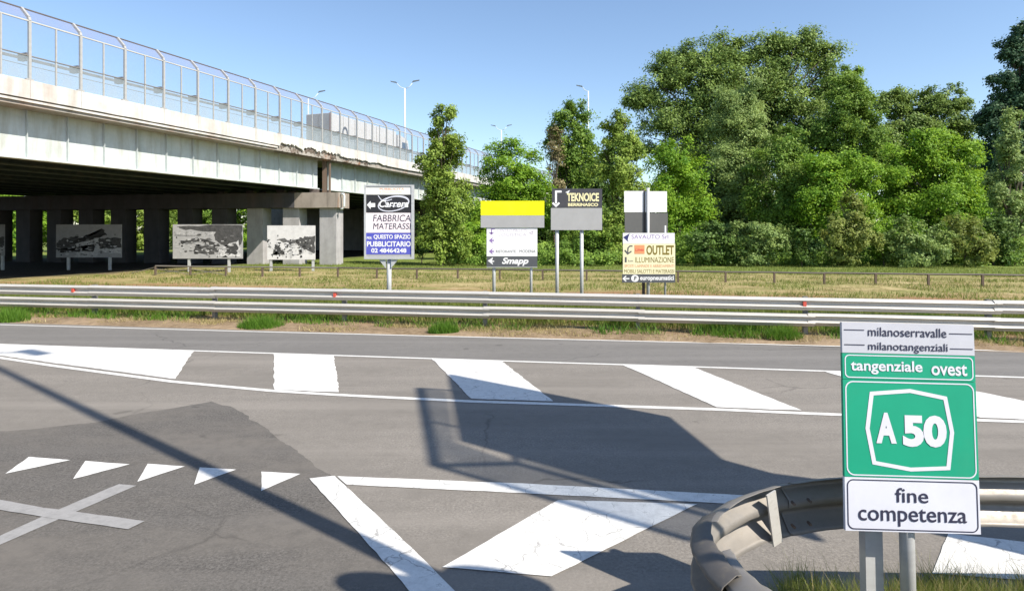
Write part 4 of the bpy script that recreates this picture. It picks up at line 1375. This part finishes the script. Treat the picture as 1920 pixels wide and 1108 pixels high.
FR = 'trees and shrubs of the grove'
tree('poplar_tree', 830, 46, [(840, 218, 20, 26), (820, 240, 22, 28), (830, 268, 32, 34), (814, 300, 36, 38), (842, 312, 36, 40), (812, 345, 36, 40), (844, 360, 40, 42), (820, 388, 42, 44), (846, 410, 38, 44), (820, 438, 38, 40), (842, 458, 36, 34), (848, 484, 20, 18), (822, 470, 24, 26)], 'olive',
     'slim olive green tree standing alone between the tall framed board and the yellow sign', ls=0.22, dens=430, clump=0.6)
tree('locust_tree', 957, 55, [(946, 300, 40, 32), (992, 318, 36, 36), (930, 345, 36, 42), (962, 355, 55, 50), (915, 400, 45, 45), (965, 420, 62, 52), (1010, 390, 40, 50), (955, 470, 55, 34)], 'bright',
     'bright green rounded tree behind the yellow sign board')
tree('ash_tree', 1068, 61, [(1084, 214, 26, 28), (1060, 238, 30, 30), (1090, 262, 32, 36), (1050, 285, 30, 36), (1078, 312, 42, 42), (1070, 370, 46, 50), (1066, 430, 46, 50)], 'mid',
     'loose upright tree rising behind the dark hooked arrow sign', gap=0.12, ls=0.26)
tree('withered_tree', 1040, 58, [(1040, 262, 16, 26), (1035, 300, 20, 34), (1046, 345, 18, 34)], 'dead', 'thin withered brownish tree left of the loose upright tree', dens=150, trunk=0.1, limbs=12)
tree('poplar_tree', 1160, 50, [(1166, 232, 22, 26), (1150, 258, 34, 36), (1185, 262, 22, 28), (1125, 300, 30, 34), (1172, 290, 30, 38), (1142, 325, 42, 42), (1176, 355, 36, 45), (1150, 400, 48, 48), (1168, 445, 40, 45), (1150, 478, 36, 30)], 'olive',
     'olive green columnar tree behind the left edge of the white and dark board', ls=0.22, dens=430, clump=0.6)
tree('locust_tree', 1275, 53, [(1262, 300, 42, 36), (1290, 330, 44, 40), (1256, 360, 42, 45), (1300, 385, 48, 45), (1268, 420, 50, 48), (1300, 450, 55, 42), (1262, 470, 44, 34)], 'bright',
     'bright green tree right of the white and dark board', seed=71)
tree('elm_tree', 1400, 74, [(1225, 172, 44, 34), (1192, 192, 24, 24), (1262, 125, 40, 34), (1308, 112, 46, 34), (1360, 96, 44, 30), (1420, 100, 44, 34), (1476, 88, 40, 30), (1512, 82, 28, 26), (1548, 112, 34, 34), (1300, 170, 62, 48),
      (1385, 150, 70, 50), (1470, 150, 66, 50), (1540, 170, 44, 46), (1245, 225, 50, 42), (1330, 235, 70, 48), (1430, 225, 80, 60), (1510, 235, 60, 52), (1235, 280, 36, 26), (1380, 300, 90, 55), (1290, 300, 55, 50)], 'darkolive',
     'huge spreading tree, the tallest and widest of the grove', ls=0.32, dens=230, trunk=0.45, clump=1.05)
tree('white_poplar_tree', 1392, 63, [(1392, 172, 30, 34), (1370, 205, 34, 36), (1408, 222, 38, 40), (1376, 258, 46, 44), (1412, 285, 48, 46), (1366, 315, 48, 48), (1410, 345, 58, 50), (1360, 375, 48, 48), (1420, 405, 60, 50), (1380, 440, 60, 45)], 'greygreen',
     'pale grey green tree in front of the huge spreading tree', ls=0.24)
tree('maple_tree', 1585, 66, [(1602, 146, 22, 24), (1570, 168, 30, 30), (1612, 186, 32, 30), (1582, 212, 44, 40), (1548, 255, 48, 44), (1610, 250, 46, 46), (1560, 310, 64, 50), (1620, 310, 50, 46)], 'mid',
     'vivid green tree adjoining the huge tree on its right', ls=0.28, seed=15)
tree('oak_tree', 1705, 71, [(1682, 182, 22, 20), (1655, 208, 36, 30), (1712, 196, 36, 30), (1762, 188, 30, 22), (1790, 200, 26, 24), (1690, 240, 54, 40), (1750, 236, 54, 40), (1640, 270, 50, 44), (1796, 244, 40, 36), (1710, 300, 80, 46), (1800, 300, 50, 46)], 'darkolive',
     'dark olive tree with a flat bumpy top near the right side of the grove', ls=0.3, dens=260)
tree('pine_tree', 1915, 60, [(1908, 72, 20, 26), (1890, 104, 24, 24), (1918, 120, 34, 34), (1878, 150, 26, 24), (1905, 176, 42, 34), (1872, 205, 34, 24), (1862, 232, 34, 24), (1905, 235, 54, 40), (1950, 190, 50, 70), (1940, 110, 36, 60), (1900, 290, 60, 50)], 'bluedark',
     'dark blue green conifer cut by the right edge of the picture', ls=0.3, dens=330)
tree('locust_tree', 1745, 56, [(1712, 278, 46, 34), (1760, 272, 46, 34), (1800, 300, 46, 40), (1680, 318, 46, 40), (1735, 330, 60, 46), (1820, 345, 40, 46), (1690, 372, 54, 46), (1760, 385, 66, 46), (1824, 402, 42, 46), (1700, 425, 60, 44), (1790, 440, 60, 46)], 'bright',
     'broad bright green tree in front of the dark olive one', seed=33)
tree('locust_tree', 1565, 55, [(1540, 318, 40, 32), (1588, 312, 42, 32), (1620, 335, 36, 36), (1526, 360, 46, 42), (1580, 368, 52, 46), (1536, 412, 54, 46), (1600, 420, 50, 46), (1560, 460, 60, 40)], 'bright',
     'bright green tree left of the brownish shrub', seed=44)
tree('walnut_tree', 1470, 58, [(1476, 272, 40, 34), (1502, 305, 40, 36), (1450, 318, 44, 40), (1490, 352, 50, 44), (1450, 385, 52, 46), (1492, 418, 50, 46), (1452, 455, 54, 42)], 'mid',
     'mid green tree right of the pale grey green tree', seed=19)
tree('poplar_tree', 1896, 48, [(1902, 228, 22, 26), (1888, 268, 28, 32), (1906, 310, 30, 36), (1884, 352, 30, 38), (1904, 395, 34, 40), (1886, 430, 32, 38), (1900, 470, 34, 34)], 'greygreen',
     'pale columnar tree in front of the dark conifer', ls=0.22, dens=420, clump=0.55)
# darker trees filling the grove behind
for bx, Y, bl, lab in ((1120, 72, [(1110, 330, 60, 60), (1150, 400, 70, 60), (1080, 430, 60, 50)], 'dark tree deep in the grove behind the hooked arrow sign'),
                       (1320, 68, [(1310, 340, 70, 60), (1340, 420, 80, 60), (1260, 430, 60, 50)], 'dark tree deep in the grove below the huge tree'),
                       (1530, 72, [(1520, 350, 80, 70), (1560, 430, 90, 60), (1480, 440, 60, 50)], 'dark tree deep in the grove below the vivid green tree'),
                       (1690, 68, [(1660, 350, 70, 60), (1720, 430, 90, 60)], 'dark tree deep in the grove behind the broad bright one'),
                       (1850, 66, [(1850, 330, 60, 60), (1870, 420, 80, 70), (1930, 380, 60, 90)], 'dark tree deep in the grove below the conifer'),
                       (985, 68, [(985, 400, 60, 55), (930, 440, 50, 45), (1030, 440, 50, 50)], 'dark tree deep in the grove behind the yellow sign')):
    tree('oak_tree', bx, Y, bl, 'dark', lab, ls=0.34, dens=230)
# shrubs along the front
for bx, Y, bl, kind, lab in (
        (790, 50.0, [(788, 440, 24, 34), (800, 470, 26, 28)], 'dark', 'dark shrub just left of the slim lone tree'),
        (885, 50.0, [(880, 440, 26, 40), (900, 465, 34, 32), (870, 478, 26, 20)], 'bright', 'bright shrub just right of the slim lone tree'),
        (1010, 49.0, [(1010, 462, 30, 36), (1030, 480, 30, 20)], 'mid', 'green shrub between the white arrow board and the two thin posts'),
        (1085, 49.0, [(1066, 455, 32, 40), (1104, 460, 34, 36), (1085, 478, 40, 20)], 'mid', 'green shrub seen between the two thin sign posts'),
        (1335, 45.5, [(1320, 455, 36, 38), (1352, 470, 36, 30), (1330, 485, 40, 16)], 'dark', 'dark shrub right of the yellow lighting advert'),
        (1425, 45.0, [(1408, 445, 36, 34), (1440, 455, 34, 38), (1425, 478, 44, 24)], 'greygreen', 'grey green shrub below the pale grey green tree'),
        (1500, 44.5, [(1490, 462, 32, 36), (1516, 474, 30, 28)], 'dark', 'dark shrub left of the brownish one'),
        (1585, 44.5, [(1592, 400, 30, 44), (1572, 440, 38, 42), (1606, 450, 34, 44), (1584, 478, 48, 26)], 'brownish', 'tall brownish green shrub at the grove edge'),
        (1655, 45.5, [(1650, 455, 30, 36), (1668, 475, 34, 26)], 'bright', 'bright shrub right of the brownish one'),
        (1722, 44.0, [(1700, 450, 36, 38), (1742, 440, 36, 36), (1722, 470, 58, 32)], 'greygreen', 'round pale green shrub below the broad bright tree'),
        (1812, 44.5, [(1800, 440, 34, 44), (1830, 455, 34, 40), (1815, 480, 44, 22)], 'brownish', 'dull green shrub left of the pale columnar tree'),
        (1862, 46.5, [(1858, 450, 28, 44), (1872, 478, 26, 24)], 'dark', 'dark shrub touching the pale columnar tree')):
    tree('shrub', bx, Y, bl, kind, lab, 'shrub', ls=0.20, dens=420, trunk=0.05, crown='foliage', stem='stem', clump=0.5, limbs=4)
# continuous undergrowth at the foot of the grove
ugr = np.random.default_rng(77)
C_, R_, Ct_ = [], [], []
for i in range(900):
    px = ugr.uniform(860, 2010)
    Y_ = ugr.uniform(45.5, 53)
    X_ = (px - 960) / F * Y_
    top = 1.0 + 1.1 * mnoise.noise((X_ * 0.35, Y_ * 0.4, 31)) + (0.9 if px > 1240 else 0.2)
    if top < 0.35: continue
    C_.append((X_, Y_, ugr.uniform(0.15, top))); Ct_.append((X_, Y_ + 0.6, 0.0)); R_.append(ugr.uniform(0.3, 0.55))
V, T = leaves(ugr, np.array(C_), np.array(R_), 90, 0.19, center=np.array(Ct_))
V[:, :, 2] = np.maximum(V[:, :, 2], 0.02)
tag(link('undergrowth', leaf_mesh('undergrowth', V, T, LEAF['mid'])), 'low tangled undergrowth along the foot of the grove', 'undergrowth', kind='stuff')
# trees beyond the viaduct, seen between its columns
for i, (bx, Y, kind, lab) in enumerate(((-60, 84, 'bright', 'tree beyond the viaduct at the left edge of the picture'), (60, 80, 'bright', 'sunlit tree beyond the viaduct left of the farmhouse photo board'),
                                        (165, 84, 'olive', 'tree beyond the viaduct above the farmhouse photo board'), (270, 90, 'olive', 'tree beyond the viaduct right of the farmhouse photo board'),
                                        (365, 98, 'mid', 'tree beyond the viaduct above the arched bridge photo board'), (450, 108, 'bright', 'tree beyond the viaduct right of the arched bridge photo board'))):
    k = 80.0 / Y
    tree('locust_tree', bx, Y, [(bx - 20, 385, 60 * k, 50 * k), (bx + 35, 400, 55 * k, 50 * k), (bx, 440, 70 * k, 45 * k), (bx + 20, 350, 50 * k, 45 * k)], kind, lab, ls=0.34, dens=200)

# ------------------------------------------------------------------ grass and weeds
def blades(rng, P, h, w, lean=0.35):
    """triangular blades at ground points P (n,3)"""
    n = len(P)
    a = rng.uniform(0, 2 * np.pi, n)
    H = h * rng.uniform(0.45, 1.5, n)
    side = np.stack([np.cos(a), np.sin(a), np.zeros(n)], 1) * (w * rng.uniform(0.6, 1.3, n))[:, None]
    b = rng.uniform(0, 2 * np.pi, n)
    ln = np.stack([np.cos(b), np.sin(b), np.zeros(n)], 1) * (H * lean * rng.uniform(0, 1.6, n))[:, None]
    V = np.empty((n, 3, 3))
    V[:, 0] = P - side; V[:, 1] = P + side
    tip = P + ln; tip[:, 2] += H
    V[:, 2] = tip
    return V, np.clip(rng.normal(0.5, 0.25, n), 0, 1)

def strip_pts(rng, n, c0, c1, x0, x1):
    c = rng.uniform(c0, c1, n); X = rng.uniform(x0, x1, n)
    return np.stack([X, c - LINE * X, np.full(n, 0.0)], 1)

rng = np.random.default_rng(5)
P = strip_pts(rng, 62000, 28.0, 41.0, -24, 40)
keep = np.array([mnoise.noise((p[0] * 0.5, p[1] * 0.9, 2)) > -0.1 for p in P]); P = P[keep]
V, T = blades(rng, P, 0.085, 0.012, 0.8)
tag(link('dry_grass', leaf_mesh('dry_grass', V, T, LEAF['dry'])), 'dry straw coloured grass on the field behind the guardrail', 'grass', kind='stuff')
Q = strip_pts(rng, 52000, 23.5, 37.0, -24, 36)
Q = Q[np.array([mnoise.noise((p[0] * 0.22, (p[1] + LINE * p[0]) * 0.55, 12)) > -0.08 for p in Q])]
P = strip_pts(rng, 46000, 38.5, 50.0, -20, 46)
P = np.concatenate([P[np.array([mnoise.noise((p[0] * 0.3, p[1] * 0.5, 22)) > -0.25 for p in P])], Q])
V, T = blades(rng, P, 0.16, 0.016, 0.6)
tag(link('green_grass', leaf_mesh('green_grass', V, T, LEAF['grass'])), 'green grass between the railing and the trees', 'grass', kind='stuff')
P = strip_pts(rng, 60000, 14.72, 17.2, -17, 14)
keep = np.array([mnoise.noise((p[0] * 0.7, p[1] * 1.5, 4)) + (p[1] + LINE * p[0] - 15.6) * 0.55 > rng.uniform(-0.3, 0.5) for p in P]); P = P[keep]
V, T = blades(rng, P, 0.10, 0.009, 1.0)
tag(link('verge_grass', leaf_mesh('verge_grass', V, T, LEAF['dry'])), 'dry grass on the dusty verge under the far guardrail', 'grass', kind='stuff')
P = strip_pts(rng, 34000, 15.5, 17.4, -17, 14)
keep = np.array([mnoise.noise((p[0] * 0.45, 1.0, 8)) + 0.35 * mnoise.noise((p[0] * 1.6, p[1], 8)) > rng.uniform(-0.1, 0.35) for p in P]); P = P[keep]
V, T = blades(rng, P, 0.22, 0.012, 0.7)
tag(link('verge_weeds', leaf_mesh('verge_weeds', V, T, LEAF['weed'])), 'green weeds growing under the far guardrail', 'weeds', kind='stuff')

P = strip_pts(rng, 60000, 16.45, 20.5, -20, 16)
P = P[np.array([mnoise.noise((p[0] * 0.5, p[1] * 0.8, 18)) > rng.uniform(-0.5, 0.1) for p in P])]
V, T = blades(rng, P, 0.42, 0.016, 0.5)
tag(link('back_weeds', leaf_mesh('back_weeds', V, T, LEAF['grass'])), 'rank grass and weeds standing behind the far guardrail', 'weeds', kind='stuff')

def weed_clump(px, py, r, h, label, n=1500, kind='weed'):
    g = G(px, py)
    rg_ = np.random.default_rng(int(px) + 3)
    root_ = empty('weed_clump', (g.x, g.y, 0.0), label, 'weeds', 'weed clumps along the far guardrail')
    a = rg_.uniform(0, 2 * np.pi, n); rr2 = r * np.sqrt(rg_.random(n))
    P_ = np.stack([np.cos(a) * rr2, np.sin(a) * rr2 * 0.6, np.zeros(n)], 1)
    V_, T_ = blades(rg_, P_ , h * np.clip(1.1 - (rr2 / r) ** 2 * 0.7, 0.3, 1), 0.008, 0.45)
    link('foliage', leaf_mesh('foliage', V_, T_, LEAF[kind]), root_)
weed_clump(12, 602, 0.65, 0.36, 'bright weed clump at the left end of the verge')
weed_clump(490, 614, 0.62, 0.32, 'bright weed clump on the verge below the photo boards')
weed_clump(832, 624, 0.40, 0.26, 'small weed clump on the verge below the slim lone tree')
weed_clump(1470, 636, 0.42, 0.28, 'small weed clump on the verge left of the A 50 sign')
weed_clump(1727, 622, 0.22, 0.72, 'tall weed clump poking through the guardrail above the A 50 sign', 260)

# grass in the gore round the sign posts
n = 90000
xx = rng.uniform(1.2, 4.6, n); yy = rng.uniform(2.5, 4.45, n)
edge = np.array([0.14 * mnoise.noise((x * 2.2, 0, 6)) + 0.08 * mnoise.noise((x * 7, 0, 6)) for x in xx])
keep = (yy < 4.26 + edge - 0.7 * np.clip(1.95 - xx, 0, 1)) & (rng.random(n) < 0.35 + 0.65 * np.array([mnoise.noise((x * 3, y * 3, 1)) > -0.15 for x, y in zip(xx, yy)]))
P = np.stack([xx, yy, np.zeros(n)], 1)[keep]
V, T = blades(rng, P, 0.15, 0.0034, 0.8)
tag(link('gore_grass', leaf_mesh('gore_grass', V, T, LEAF['grass'])), 'ragged green grass round the A 50 sign posts', 'grass', kind='stuff')
P2 = P[rng.random(len(P)) < 0.07]
V, T = blades(rng, P2, 0.25, 0.0022, 0.5)
tag(link('gore_stalks', leaf_mesh('gore_stalks', V, T, LEAF['dry'])), 'tall thin straw stalks round the A 50 sign posts', 'grass', kind='stuff')
sb_ = MB()
sb_.add([(1.3, 2.5, 0.010), (5.2, 2.5, 0.010), (5.2, 4.2, 0.010), (3.2, 4.24, 0.010), (2.1, 4.15, 0.010), (1.55, 3.8, 0.010), (1.3, 3.2, 0.010)], [(0, 1, 2, 3, 4, 5, 6)])
tag(sb_.build('gore_soil', plain('gore_soil_mat', (0.16, 0.12, 0.075), 0.95, 0.1, wear=0.5, scale=9, dirt=(0.07, 0.09, 0.03), dirt_amt=0.7), fix=False), kind='structure')
